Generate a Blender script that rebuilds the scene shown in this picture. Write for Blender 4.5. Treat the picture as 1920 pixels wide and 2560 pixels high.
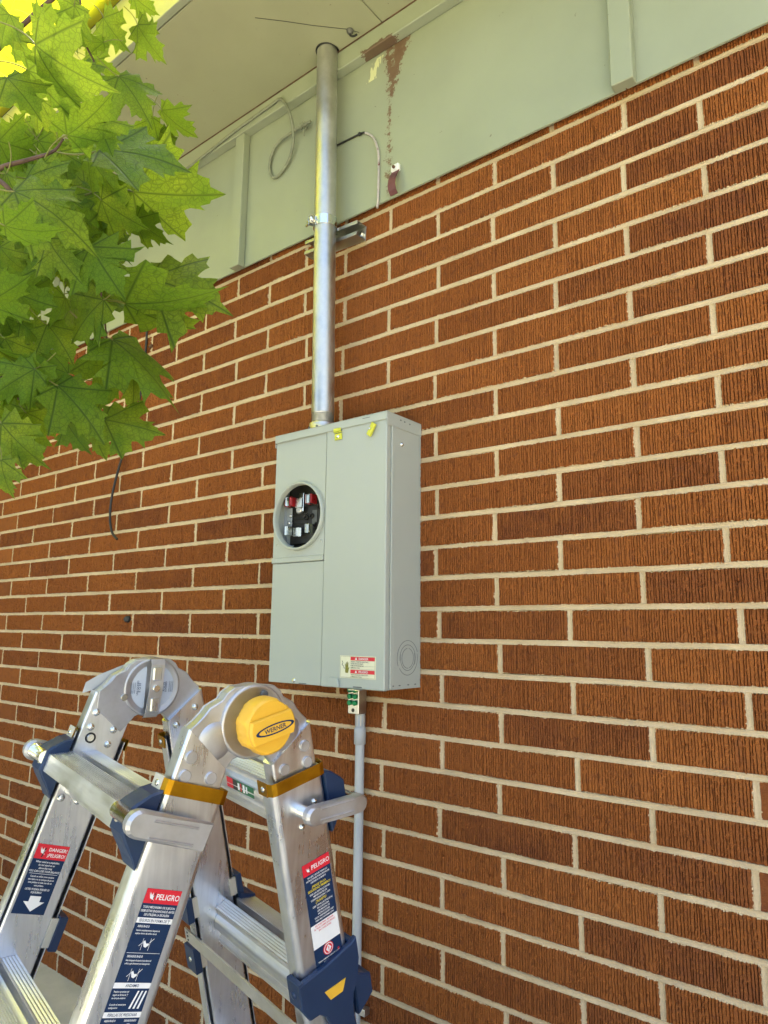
import bpy, math, random
import numpy as np
from mathutils import Vector, Matrix
R_ = math.radians
random.seed(7); rng = np.random.default_rng(11)
sc = bpy.context.scene
COL = sc.collection
for o in list(bpy.data.objects): bpy.data.objects.remove(o)

# ------------------------------------------------------------ camera
CAM = Vector((0.8841058, -1.3175134, 1.1279972))
CR = Vector((0.7843425, 0.6202401, 0.0104427)); CU = Vector((0.0948897, -0.1365976, 0.9860715)); CF = Vector((-0.6130275, 0.7724269, 0.1659937))
FPX = 1742.28
cd = bpy.data.cameras.new('camera'); cam = bpy.data.objects.new('camera', cd); COL.objects.link(cam)
cd.sensor_fit = 'HORIZONTAL'; cd.sensor_width = 36; cd.lens = 36 * FPX / 1920; cd.clip_start = .02; cd.clip_end = 2000
mw = Matrix.Identity(4)
for i in range(3): mw[i][0] = CR[i]; mw[i][1] = CU[i]; mw[i][2] = -CF[i]; mw[i][3] = CAM[i]
cam.matrix_world = mw
sc.camera = cam
def ray(x, y): return (CR * ((x - 960) / FPX) - CU * ((y - 1280) / FPX) + CF)
def at_depth(x, y, d): return CAM + ray(x, y).normalized() * d          # pixel + distance
def on_y(x, y, Y): r = ray(x, y); return CAM + r * ((Y - CAM.y) / r.y)  # pixel on a plane parallel to the wall
def on_z(x, y, Z): r = ray(x, y); return CAM + r * ((Z - CAM.z) / r.z)

# ------------------------------------------------------------ light
SUN_EL, SUN_AZ = R_(58), R_(-30)      # the sun stands high behind the building, to the left
sd = Vector((math.sin(SUN_AZ) * math.cos(SUN_EL), math.cos(SUN_AZ) * math.cos(SUN_EL), math.sin(SUN_EL)))
wd = bpy.data.worlds.new('World'); sc.world = wd; wd.use_nodes = True
nt = wd.node_tree; bgn = nt.nodes['Background']
sky = nt.nodes.new('ShaderNodeTexSky'); sky.sky_type = 'NISHITA'; sky.sun_disc = False
sky.sun_elevation = SUN_EL; sky.sun_rotation = SUN_AZ; sky.air_density = 1.0; sky.dust_density = 7.0; sky.ozone_density = .4
nt.links.new(sky.outputs[0], bgn.inputs[0]); bgn.inputs[1].default_value = 0.12
sl = bpy.data.lights.new('sun', 'SUN'); sl.energy = 5.0; sl.angle = R_(.53); sl.color = (1, .92, .79)
so = bpy.data.objects.new('sun', sl); COL.objects.link(so); so.rotation_euler = sd.to_track_quat('Z', 'Y').to_euler()
so.location = (0, 4, 8)
vs = sc.view_settings; vs.view_transform = 'Standard'; vs.look = 'None'; vs.exposure = 2.82; vs.gamma = 1; vs.use_curve_mapping = False

# ------------------------------------------------------------ node helpers
class NT:
    def __init__(s, name):
        s.m = bpy.data.materials.new(name); s.m.use_nodes = True; s.t = s.m.node_tree
        s.b = s.t.nodes['Principled BSDF']; s.out = s.t.nodes['Material Output']
    def n(s, ty, **kw):
        x = s.t.nodes.new('ShaderNode' + ty)
        for k, v in kw.items():
            if k.startswith('i_'):
                k = k[2:]; x.inputs[int(k) if k.isdigit() else k].default_value = v
            else: setattr(x, k, v)
        return x
    def l(s, a, b): s.t.links.new(a, b)
    def math(s, op, a, b=None, c=None, clamp=False):
        x = s.t.nodes.new('ShaderNodeMath'); x.operation = op; x.use_clamp = clamp
        for i, v in enumerate((a, b, c)):
            if v is None: continue
            if isinstance(v, (int, float)): x.inputs[i].default_value = v
            else: s.l(v, x.inputs[i])
        return x.outputs[0]
    def mix(s, f, a, b, mode='MIX'):
        x = s.t.nodes.new('ShaderNodeMix'); x.data_type = 'RGBA'; x.blend_type = mode
        for i, v in ((0, f), (6, a), (7, b)):
            if hasattr(v, 'is_output'): s.l(v, x.inputs[i])
            elif i == 0: x.inputs[0].default_value = v
            else: x.inputs[i].default_value = (*v, 1)
        return x.outputs[2]
    def ramp(s, f, p0, p1, c0=0., c1=1.):
        x = s.t.nodes.new('ShaderNodeMapRange'); x.inputs[1].default_value = p0; x.inputs[2].default_value = p1
        x.inputs[3].default_value = c0; x.inputs[4].default_value = c1; s.l(f, x.inputs[0]); return x.outputs[0]
    def coord(s, what='Object', scale=(1, 1, 1), rot=(0, 0, 0)):
        c = s.n('TexCoord'); m = s.n('Mapping'); m.inputs['Scale'].default_value = scale; m.inputs['Rotation'].default_value = rot
        s.l(c.outputs[what], m.inputs[0]); return m.outputs[0]
    def noise(s, vec, scale, detail=4, rough=.55, dist=0.):
        x = s.n('TexNoise'); x.inputs['Scale'].default_value = scale; x.inputs['Detail'].default_value = detail
        x.inputs['Roughness'].default_value = rough; x.inputs['Distortion'].default_value = dist
        if vec is not None: s.l(vec, x.inputs['Vector'])
        return x.outputs['Fac']
    def bump(s, h, strength=.3, dist=.002, prev=None):
        x = s.n('Bump'); x.inputs['Strength'].default_value = strength; x.inputs['Distance'].default_value = dist
        s.l(h, x.inputs['Height'])
        if prev is not None: s.l(prev, x.inputs['Normal'])
        return x.outputs[0]
    def base(s, c): 
        if hasattr(c, 'is_output'): s.l(c, s.b.inputs['Base Color'])
        else: s.b.inputs['Base Color'].default_value = (*c, 1)
    def set(s, **kw):
        for k, v in kw.items():
            k = k.replace('_', ' ')
            if hasattr(v, 'is_output'): s.l(v, s.b.inputs[k])
            else: s.b.inputs[k].default_value = v

def painted(name, c, rough=.45, var=.12, nscale=6, bump=.15, bs=220, metallic=0., spec=.5, dirt=None):
    k = NT(name); v = k.coord()
    n1 = k.noise(v, nscale, 5)
    f = k.ramp(n1, .3, .7, 1 - var, 1 + var)
    cc = k.mix(1.0, c, (1, 1, 1), 'MULTIPLY'); x = k.n('VectorMath', operation='SCALE'); x.inputs[0].default_value = c; k.l(f, x.inputs['Scale'])
    col = x.outputs[0]
    if dirt:
        dn = k.ramp(k.noise(v, dirt[1], 6, .7), dirt[2], dirt[2] + .08)
        col = k.mix(dn, col, dirt[0])
    k.base(col)
    k.set(Roughness=k.ramp(k.noise(v, nscale * 3, 4), .3, .7, rough * .85, rough * 1.15) if var > .02 else rough, Metallic=metallic)
    k.b.inputs['Specular IOR Level'].default_value = spec
    if bump: k.l(k.bump(k.noise(v, bs, 3), bump, .0008), k.b.inputs['Normal'])
    return k.m

def metal(name, c, rough=.35, aniso_scale=(1, 1, 1), streak=.25, var=.15, scratch=.1, bump=.06):
    k = NT(name); v = k.coord(scale=aniso_scale); v0 = k.coord()
    st = k.noise(v, 90, 4, .6)
    bl = k.noise(v0, 14, 4)
    f = k.math('ADD', k.ramp(bl, .3, .7, 1 - var, 1 + var * .5), k.ramp(st, .3, .7, -streak * .4, streak * .4))
    x = k.n('VectorMath', operation='SCALE'); x.inputs[0].default_value = c; k.l(f, x.inputs['Scale'])
    k.base(x.outputs[0])
    r = k.math('ADD', k.ramp(st, .25, .75, -streak * .3, streak * .3), k.ramp(bl, .3, .7, rough * .8, rough * 1.3))
    k.set(Metallic=1.0, Roughness=r)
    if bump: k.l(k.bump(st, bump, .0006), k.b.inputs['Normal'])
    return k.m

# ------------------------------------------------------------ mesh helpers
class MB:
    def __init__(s): s.v = []; s.f = []; s.mi = []; s.sm = []
    def add(s, verts, faces, mi=0, smooth=False):
        b = len(s.v); s.v += [tuple(p) for p in verts]
        for f in faces: s.f.append(tuple(i + b for i in f)); s.mi.append(mi); s.sm.append(smooth)
        return s
    def box(s, x0, x1, y0, y1, z0, z1, mi=0, M=None, bev=0.0):
        if bev > 0:
            b = min(bev, (x1 - x0) * .45, (y1 - y0) * .45, (z1 - z0) * .45)
            pts = []
            for X, sx in ((x0, 1), (x1, -1)):
                for Y, sy in ((y0, 1), (y1, -1)):
                    for Z, sz in ((z0, 1), (z1, -1)):
                        pts += [(X, Y + sy * b, Z + sz * b), (X + sx * b, Y, Z + sz * b), (X + sx * b, Y + sy * b, Z)]
            c = Vector(((x0 + x1) / 2, (y0 + y1) / 2, (z0 + z1) / 2))
            def I(ix, iy, iz, k): return (ix * 4 + iy * 2 + iz) * 3 + k
            F = []
            for ix in (0, 1): F.append([I(ix, 0, 0, 0), I(ix, 0, 1, 0), I(ix, 1, 1, 0), I(ix, 1, 0, 0)])
            for iy in (0, 1): F.append([I(0, iy, 0, 1), I(0, iy, 1, 1), I(1, iy, 1, 1), I(1, iy, 0, 1)])
            for iz in (0, 1): F.append([I(0, 0, iz, 2), I(0, 1, iz, 2), I(1, 1, iz, 2), I(1, 0, iz, 2)])
            for ix in (0, 1):
                for iy in (0, 1): F.append([I(ix, iy, 0, 0), I(ix, iy, 1, 0), I(ix, iy, 1, 1), I(ix, iy, 0, 1)])
                for iz in (0, 1): F.append([I(ix, 0, iz, 0), I(ix, 1, iz, 0), I(ix, 1, iz, 2), I(ix, 0, iz, 2)])
            for iy in (0, 1):
                for iz in (0, 1): F.append([I(0, iy, iz, 1), I(1, iy, iz, 1), I(1, iy, iz, 2), I(0, iy, iz, 2)])
            for ix in (0, 1):
                for iy in (0, 1):
                    for iz in (0, 1): F.append([I(ix, iy, iz, 0), I(ix, iy, iz, 1), I(ix, iy, iz, 2)])
            G = []
            for f in F:
                p = [Vector(pts[i]) for i in f]; n = (p[1] - p[0]).cross(p[2] - p[0]); m = sum(p, Vector()) / len(p) - c
                G.append(f if n.dot(m) > 0 else f[::-1])
            v, F = pts, G
        else:
            v = [(x0, y0, z0), (x1, y0, z0), (x1, y1, z0), (x0, y1, z0), (x0, y0, z1), (x1, y0, z1), (x1, y1, z1), (x0, y1, z1)]
            F = [(0, 3, 2, 1), (4, 5, 6, 7), (0, 1, 5, 4), (1, 2, 6, 5), (2, 3, 7, 6), (3, 0, 4, 7)]
        if M is not None: v = [M @ Vector(p) for p in v]
        return s.add(v, F, mi)
    def rings(s, rings, closed=True, cap0=True, cap1=True, mi=0, smooth=True):
        n = len(rings[0]); V = [p for r in rings for p in r]; F = []
        for i in range(len(rings) - 1):
            for j in range(n if closed else n - 1):
                k = (j + 1) % n
                F.append((i * n + j, i * n + k, (i + 1) * n + k, (i + 1) * n + j))
        s.add(V, F, mi, smooth)
        if cap0: s.add(rings[0], [tuple(range(n))[::-1]], mi)
        if cap1: s.add(rings[-1], [tuple(range(n))], mi)
        return s
    def lathe(s, prof, n=24, M=None, mi=0, cap0=True, cap1=True, smooth=True):  # prof: (radius, height) along local z
        M = M or Matrix.Identity(4); rs = []
        for r, h in prof: rs.append([M @ Vector((r * math.cos(2 * math.pi * k / n), r * math.sin(2 * math.pi * k / n), h)) for k in range(n)])
        return s.rings(rs, True, cap0, cap1, mi, smooth)
    def tube(s, pts, r, n=8, mi=0, smooth=True, cap=True):
        pts = [Vector(p) for p in pts]; rs = []; up = None
        for i, p in enumerate(pts):
            t = (pts[min(i + 1, len(pts) - 1)] - pts[max(i - 1, 0)]).normalized()
            if up is None: up = Vector((0, 0, 1)) if abs(t.z) < .9 else Vector((0, 1, 0))
            a = t.cross(up).normalized(); up = a.cross(t).normalized()
            rr = r[i] if hasattr(r, '__len__') else r
            rs.append([p + a * (rr * math.cos(2 * math.pi * k / n)) - up * (rr * math.sin(2 * math.pi * k / n)) for k in range(n)])
        return s.rings(rs, True, cap, cap, mi, smooth)
    def prism(s, poly, h0, h1, fn, mi=0, bev=0.):   # poly 2D; fn(a,b,h)->3D
        n = len(poly)
        if bev:
            c = [sum(p[0] for p in poly) / n, sum(p[1] for p in poly) / n]
            def ins(p):
                d = math.hypot(p[0] - c[0], p[1] - c[1]) or 1
                return (p[0] - (p[0] - c[0]) / d * bev, p[1] - (p[1] - c[1]) / d * bev)
            q = [ins(p) for p in poly]; sg = bev if h1 > h0 else -bev
            lay = [(q, h0), (poly, h0 + sg), (poly, h1 - sg), (q, h1)]
        else: lay = [(poly, h0), (poly, h1)]
        rs = [[fn(a, b, h) for a, b in pl] for pl, h in lay]
        return s.rings(rs, mi=mi, smooth=False)
    def obj(s, name, mats, parent=None, auto=None, fixn=True):
        me = bpy.data.meshes.new(name); me.from_pydata(s.v, [], s.f)
        for m in (mats if isinstance(mats, (list, tuple)) else [mats]): me.materials.append(m)
        me.polygons.foreach_set('material_index', s.mi); me.polygons.foreach_set('use_smooth', s.sm)
        if fixn:
            import bmesh
            bm = bmesh.new(); bm.from_mesh(me); bmesh.ops.recalc_face_normals(bm, faces=bm.faces); bm.to_mesh(me); bm.free()
        me.update()
        return link(name, me, parent)
def link(name, me, parent=None):
    o = bpy.data.objects.new(name, me); COL.objects.link(o)
    if parent: o.parent = parent
    return o
def tag(o, label=None, cat=None, group=None, kind=None):
    if label: o['label'] = label
    if cat: o['category'] = cat
    if group: o['group'] = group
    if kind: o['kind'] = kind
    return o
def empty(name, loc=(0, 0, 0)):
    o = bpy.data.objects.new(name, None); COL.objects.link(o); o.location = loc; o.empty_display_size = .05; return o
def spline(pts, per=8):
    P = [Vector(p) for p in pts]; P = [P[0] * 2 - P[1]] + P + [P[-1] * 2 - P[-2]]; out = []
    for i in range(1, len(P) - 2):
        for k in range(per):
            t = k / per; a, b, c, d = P[i - 1:i + 3]
            out.append(.5 * ((2 * b) + (c - a) * t + (2 * a - 5 * b + 4 * c - d) * t * t + (3 * b - a - 3 * c + d) * t ** 3))
    out.append(P[-2]); return out
_tc = {}
def text_geo(txt, size, align='CENTER', bold=0.):
    key = (txt, size, align, bold)
    if key in _tc: return _tc[key]
    cu = bpy.data.curves.new('t', 'FONT'); cu.body = txt; cu.size = size; cu.align_x = align; cu.resolution_u = 2; cu.offset = bold * size
    o = bpy.data.objects.new('t', cu); COL.objects.link(o)
    dg = bpy.context.evaluated_depsgraph_get(); me = bpy.data.meshes.new_from_object(o.evaluated_get(dg))
    r = ([tuple(v.co) for v in me.vertices], [tuple(p.vertices) for p in me.polygons])
    bpy.data.objects.remove(o); bpy.data.meshes.remove(me); bpy.data.curves.remove(cu)
    _tc[key] = r; return r
def add_text(mb, txt, size, fn, x=0, y=0, align='CENTER', sx=1., mi=0, bold=0.012):
    v, f = text_geo(txt, size, align, bold); mb.add([fn(a * sx + x, b + y) for a, b, _ in v], f, mi)

# ------------------------------------------------------------ materials
def brick_mat(name, use_attr):
    k = NT(name); uvn = k.n('UVMap'); uv = uvn.outputs[0]
    if use_attr: a = k.n('Attribute', attribute_name='rnd'); rnd = a.outputs['Fac']
    else: rnd = k.n('ObjectInfo').outputs['Random']
    sep = k.n('SeparateXYZ'); k.l(uv, sep.inputs[0]); x, z = sep.outputs[0], sep.outputs[1]
    off = k.n('CombineXYZ'); k.l(x, off.inputs[0]); k.l(z, off.inputs[1]); k.l(k.math('MULTIPLY', rnd, 37.), off.inputs[2])
    P = off.outputs[0]
    st = k.n('Mapping'); st.inputs['Scale'].default_value = (1, .55, 1); k.l(P, st.inputs[0])
    gr = k.noise(st.outputs[0], 175, 4, .65, .3)            # ruffled vertical grain
    blot = k.noise(P, 14, 4, .6); spk = k.noise(P, 420, 3, .6); mid = k.noise(P, 60, 4, .6)
    c1 = k.mix(k.ramp(rnd, .0, .55), (.315, .104, .0235), (.242, .076, .0175)); c1 = k.mix(k.ramp(rnd, .55, 1.), c1, (.160, .049, .0165))
    c2 = k.mix(k.ramp(blot, .35, .7), c1, (.25, .081, .0195))
    c3 = k.mix(k.ramp(mid, .54, .76, 0, .55), c2, (.115, .037, .020))     # burnt patches
    c4 = k.mix(k.ramp(gr, .30, .5, .12, 0), c3, (.12, .036, .011))
    c5 = k.mix(k.ramp(spk, .70, .76, 0, .6), c4, (.42, .24, .12))         # pale sand specks
    # ragged mortar smear at the edges
    dx = k.math('SUBTRACT', .1469, k.math('ABSOLUTE', x)); dz = k.math('SUBTRACT', .0294, k.math('ABSOLUTE', z))
    d = k.math('MINIMUM', dx, dz)
    rag = k.math('SUBTRACT', k.math('ADD', k.math('MULTIPLY', k.noise(P, 150, 5, .75), .0110), k.math('MULTIPLY', k.noise(P, 22, 3), .005)), .0081)
    sm = k.math('LESS_THAN', d, rag)
    c6 = k.mix(sm, c5, k.mix(k.noise(P, 300, 3), (.51, .39, .235), (.65, .515, .33)))
    k.base(c6); k.set(Roughness=.9); k.b.inputs['Specular IOR Level'].default_value = .22
    h = k.math('ADD', k.math('MULTIPLY', gr, .6), k.math('ADD', k.math('MULTIPLY', spk, .4), k.math('MULTIPLY', k.noise(P, 190, 4, .7), .9)))
    k.l(k.bump(h, .9 if use_attr else .75, .0035), k.b.inputs['Normal'])
    return k.m
M_BRICK = brick_mat('ruffled_brick', False); M_BRICKS = brick_mat('ruffled_brick_far', True)
def mortar_mat():
    k = NT('mortar'); v = k.coord()
    a = k.noise(v, 8, 4); b = k.noise(v, 260, 5, .7); g = k.noise(v, 30, 4)
    c = k.mix(k.ramp(a, .3, .7), (.50, .385, .235), (.66, .525, .34)); c = k.mix(k.ramp(b, .5, .8, 0, .6), c, (.42, .32, .20))
    c = k.mix(k.ramp(g, .55, .75, 0, .6), c, (.44, .37, .27)); c = k.mix(k.ramp(k.noise(v, 3, 5, .7), .5, .75, 0, .45), c, (.46, .36, .23))
    k.base(c); k.set(Roughness=.95); k.b.inputs['Specular IOR Level'].default_value = .1
    k.l(k.bump(k.math('ADD', b, k.math('MULTIPLY', g, 1.5)), .7, .003), k.b.inputs['Normal']); return k.m
M_MORTAR = mortar_mat()
SAGE = (.305, .335, .238)
def sage_mat(name, c=SAGE, stain=False):
    k = NT(name); v = k.coord()
    f = k.ramp(k.noise(v, 3.5, 5), .3, .7, .93, 1.06)
    x = k.n('VectorMath', operation='SCALE'); x.inputs[0].default_value = c; k.l(f, x.inputs['Scale']); col = x.outputs[0]
    col = k.mix(k.ramp(k.noise(v, 75, 2), .77, .79, 0, .7), col, (.11, .07, .05))     # chips
    vs_ = k.coord(scale=(1, 1, .12)); col = k.mix(k.ramp(k.noise(vs_, 55, 3), .66, .75, 0, .25), col, (.28, .29, .2))
    if stain:   # peeled, rust-brown run below the trim
        sp = k.n('SeparateXYZ'); k.l(v, sp.inputs[0]); X, Z = sp.outputs[0], sp.outputs[2]
        nz = k.math('MULTIPLY', k.math('SUBTRACT', k.noise(v, 48, 8, .8), .5), .13)
        wdt = k.math('MULTIPLY', k.ramp(Z, 2.52, 2.68, .001, .040), 1.)
        wdt = k.math('MULTIPLY', wdt, k.ramp(Z, 2.37, 2.49, 0, 1))
        cx = k.ramp(Z, 2.5, 2.68, -.142, -.118)
        d = k.math('ADD', k.math('ABSOLUTE', k.math('SUBTRACT', X, cx)), nz)
        f1 = k.math('MULTIPLY', k.math('LESS_THAN', d, wdt), k.ramp(k.noise(v, 38, 8, .75), .36, .44))
        brown = k.mix(k.noise(v, 60, 4), (.13, .075, .045), (.20, .125, .075)); col = k.mix(f1, col, brown)
        # brushed patch of fresh paint
        u = k.math('ADD', X, k.math('MULTIPLY', Z, -.45)); pd = k.math('ABSOLUTE', k.math('ADD', u, 1.385)); pz = k.math('ABSOLUTE', k.math('SUBTRACT', Z, 2.645))
        st2 = k.noise(k.coord(scale=(6, 1, .9), rot=(0, .42, 0)), 26, 4)
        f2 = k.math('MULTIPLY', k.math('LESS_THAN', k.math('ADD', pd, k.math('MULTIPLY', st2, .07)), .045), k.math('LESS_THAN', pz, .03))
        col = k.mix(f2, col, (.62, .64, .36))
    k.base(col); k.set(Roughness=.5)
    k.b.inputs['Specular IOR Level'].default_value = .4
    h = k.math('ADD', k.noise(v, 130, 4), k.math('MULTIPLY', k.noise(vs_, 120, 3), .8)); k.l(k.bump(h, .12, .001), k.b.inputs['Normal'])
    return k.m
M_SAGE = sage_mat('sage_paint'); M_PANEL = sage_mat('sage_paint_stained', stain=True); M_SOFFIT = sage_mat('sage_soffit_paint', (.345, .355, .225))
M_TRIMRUST = painted('bare_wood', (.12, .065, .035), .85, .3, 40, .4)
M_BOX = painted('grey_enamel', (.385, .42, .385), .28, .015, 4, .03, 500)
M_BOXIN = painted('inner_enamel', (.33, .38, .43), .4, .06, 8, .05)
M_BLACKPL = painted('black_plastic', (.012, .012, .011), .45, .2, 30, .1)
M_RED = painted('red_plastic', (.36, .015, .018), .3, .1, 30, .05)
M_TIN = metal('tin_plate', (.62, .61, .58), .38, (1, 1, 1), .1)
M_ZINC = metal('galvanised', (.62, .615, .59), .42, (1, 1, .6), .16, .16, bump=.14)
M_ZINCD = metal('dull_zinc', (.44, .44, .41), .4, (1, 1, 1), .15, .2)
M_CHROME = metal('zinc_bright', (.75, .76, .72), .2, (1, 1, 1), .1)
M_ALU = metal('mill_aluminium', (.71, .735, .775), .30, (.6, 1, .06), .24, .12)
M_ALUR = metal('rung_aluminium', (.76, .77, .78), .40, (.05, 1, 1), .25, .12)
M_CAST = metal('cast_aluminium', (.52, .53, .56), .48, (1, 1, 1), .12, .12, bump=.25)
M_BARE = painted('worn_flange', (.60, .58, .50), .5, .1, 20, .1, metallic=.45)
M_GOLD = metal('gold_anodised', (.42, .215, .012), .34, (1, 1, 1), .2, .15)
M_BLUE = painted('navy_plastic', (.007, .026, .075), .42, .12, 14, .1)
M_YEL = painted('yellow_plastic', (.75, .43, .035), .42, .06, 14, .12, 300, dirt=((.3, .2, .06), 26, .72))
M_WHITE = painted('white_print', (.78, .79, .80), .5, .03, 30, 0)
M_REDP = painted('red_print', (.62, .012, .03), .45, .04, 30, 0)
M_NAVYP = painted('navy_print', (.007, .026, .078), .5, .05, 30, 0, spec=.25)
M_YELP = painted('yellow_print', (.80, .62, .02), .45, .03, 30, 0)
M_BLKP = painted('black_print', (.02, .02, .02), .5, .05, 30, 0)
M_CREAM = painted('cream_print', (.74, .72, .52), .5, .04, 30, 0)
M_GREENP = painted('green_print', (.02, .14, .06), .5, .1, 30, 0)
M_ZY = painted('yellow_zinc', (.62, .62, .06), .35, .1, 40, .05, metallic=.3)
M_PVC = painted('grey_pvc', (.43, .455, .47), .42, .05, 6, .05)
M_GREEN = painted('green_screw', (.01, .24, .09), .35, .1, 60, .1, metallic=.4)
M_CABLE = painted('painted_cable', (.22, .235, .165), .6, .2, 60, .3)
M_CABLEP = painted('pale_cable', (.46, .42, .40), .6, .2, 60, .3, dirt=((.17, .06, .055), 70, .55))
M_BLACKW = painted('black_wire', (.02, .02, .02), .5, .2, 30, .1)
M_MAROON = painted('maroon_strap', (.14, .045, .05), .55, .15, 40, .2)
M_SEAM2 = painted('dark_steel', (.10, .10, .09), .5, .2, 40, .1)
M_BARK = painted('maple_bark', (.085, .05, .035), .85, .35, 50, .7, 160)
M_CONC = painted('concrete', (.44, .415, .345), .92, .12, 9, .6, 300, spec=.15, dirt=((.26, .24, .19), 130, .62))
def grass_mat():
    k = NT('lawn'); v = k.coord()
    c = k.mix(k.noise(v, 1.2, 5), (.095, .11, .012), (.165, .16, .018)); c = k.mix(k.ramp(k.noise(v, 60, 4), .4, .7), c, (.065, .085, .010))
    k.base(c); k.set(Roughness=.9); k.l(k.bump(k.noise(v, 90, 4), 1., .03), k.b.inputs['Normal']); return k.m
M_GRASS = grass_mat()
M_ROOF = painted('shingle', (.09, .085, .08), .95, .25, 30, .6)
M_PLASTER = painted('inner_wall', (.3, .3, .28), .9, .1)
def leaf_mat():
    k = NT('maple_leaf'); v = k.coord(); rnd = k.n('ObjectInfo').outputs['Random']
    sp = k.n('SeparateXYZ'); k.l(v, sp.inputs[0]); X, Y = sp.outputs[0], sp.outputs[1]
    best = None
    for a in (0, 55, -55, 92, -92):
        c, s = math.cos(R_(a)), math.sin(R_(a))          # ray from the stalk
        al = k.math('ADD', k.math('MULTIPLY', X, s), k.math('MULTIPLY', Y, c))
        pe = k.math('ABSOLUTE', k.math('SUBTRACT', k.math('MULTIPLY', X, c), k.math('MULTIPLY', Y, s)))
        pe = k.math('ADD', pe, k.math('MULTIPLY', k.math('LESS_THAN', al, 0.), .2))
        best = pe if best is None else k.math('MINIMUM', best, pe)
    vo = k.n('TexVoronoi', feature='DISTANCE_TO_EDGE'); vo.inputs['Scale'].default_value = 13.; 
    off = k.n('CombineXYZ'); k.l(X, off.inputs[0]); k.l(Y, off.inputs[1]); k.l(k.math('MULTIPLY', rnd, 9), off.inputs[2]); k.l(off.outputs[0], vo.inputs['Vector'])
    vo2 = k.n('TexVoronoi', feature='DISTANCE_TO_EDGE'); vo2.inputs['Scale'].default_value = 38.; k.l(off.outputs[0], vo2.inputs['Vector'])
    main = k.ramp(best, .004, .026, 1, 0); sec = k.ramp(vo.outputs[0], .0, .10, 1., 0); ter = k.ramp(vo2.outputs[0], 0., .14, .5, 0)
    vein = k.math('MAXIMUM', main, k.math('MAXIMUM', k.math('MULTIPLY', sec, .8), ter))
    n = k.noise(off.outputs[0], 2.2, 4)
    pale = k.mix(rnd, (.155, .28, .02), (.31, .42, .03)); pale = k.mix(k.ramp(n, .35, .7), pale, (.115, .25, .022))
    col = k.mix(k.math('MULTIPLY', vein, .95), pale, (.016, .06, .018))
    k.base(col); k.set(Roughness=.46); k.b.inputs['Specular IOR Level'].default_value = .22
    k.l(k.bump(k.math('MULTIPLY', vein, -1.), .35, .01), k.b.inputs['Normal'])
    tr = k.n('BsdfTranslucent'); k.l(k.mix(.35, col, (.50, .60, .02)), tr.inputs[0])
    mx = k.n('MixShader'); mx.inputs[0].default_value = .55
    k.l(k.b.outputs[0], mx.inputs[1]); k.l(tr.outputs[0], mx.inputs[2]); k.l(mx.outputs[0], k.out.inputs[0])
    return k.m
M_LEAF = leaf_mat()
k = NT('bounce_foliage'); rn = k.noise(k.coord(), 3., 3); cf = k.mix(rn, (.20, .24, .03), (.34, .33, .05)); k.base(cf); k.set(Roughness=.5)  # leaf colour yellowed to warm the bounce from the added trees
tr = k.n('BsdfTranslucent'); k.l(k.mix(.5, cf, (.52, .50, .04)), tr.inputs[0]); mx = k.n('MixShader'); mx.inputs[0].default_value = .5
k.l(k.b.outputs[0], mx.inputs[1]); k.l(tr.outputs[0], mx.inputs[2]); k.l(mx.outputs[0], k.out.inputs[0]); M_LEAFBG = k.m
M_STALK = painted('leaf_stalk', (.16, .17, .03), .5, .2, 30, 0)

# ============================================================ setting: ground
g = MB().box(-600, 600, -700, 600, -.5, -.035); tag(g.obj('lawn_ground', M_GRASS), kind='structure')
g = MB().box(-5.6, 7, -5.5, .02, -.12, 0, bev=.01); tag(g.obj('concrete_pavement', M_CONC), kind='structure')  # paving carried on out of view to bounce warm sunlight

# ============================================================ brick building
bld = tag(empty('brick_building'), 'low building of ruffled brown brick with a sage green frieze and soffit', 'building')
BL, BH, JT = .3048, .06984, .0100
bw, bh = BL - JT, BH - JT
ROW0 = 2.12 * 1.0316
wall = MB().box(-5.3, 3, .0085, .22, -.05, 2.4).obj('wall', M_MORTAR, bld)
OFF = {(0,.5):.0079,(0,1.5):.0081,(5,0):-.0062,(7,0):-.0099,(7,1):-.0066,(7,2):-.0031,(9,0):-.0089,(9,1):-.0065,(11,0):-.0053,(11,1):-.009,(11,2):-.0056,(12,.5):-.007,(13,0):-.0079,(13,1):-.0111,(13,2):-.0076,(14,.5):-.0053,(15,1):.0043,(15,2):.0062,(17,0):.0065,(17,1):.0062,(17,2):.009,(19,0):.0065,(19,1):.0094,(19,2):.0107,(20,-.5):-.0078,(20,.5):-.0064,(20,1.5):-.0071,(23,0):.0048,(23,1):.0062,(24,-.5):-.0052,(24,.5):-.0041,(24,1.5):-.0053,(25,0):.0067,(25,1):.0058,(8,-2.5):.0136,(7,-4):-.0061,(8,-3.5):.0113,(8,-4.5):.0097,(7,-5):-.0109,(10,-2.5):.0104,(10,-3.5):.0119,(10,-4.5):.0069,(11,-2):.0084,(11,-3):.0059,(11,-4):-.004,(11,-5):-.0089,(11,-6):-.0063,(11,-7):-.0159,(12,-2.5):.0104,(12,-3.5):.0082,(12,-4.5):.0065,(13,-2):.004,(13,-3):.006,(14,-2.5):.0054,(14,-6.5):-.0072,(15,-2):.0059,(15,-5):-.011,(15,-6):-.0105,(15,-7):-.0111,(16,-4.5):-.0051,(16,-6.5):-.0117,(17,-2):.0051,(17,-5):-.013,(17,-6):-.0134,(17,-7):-.0152,(4,-1.5):.0106,(4,-2.5):.0128,(6,-1.5):.009,(6,-2.5):.0124,(0,-2.5):.0064}
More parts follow.
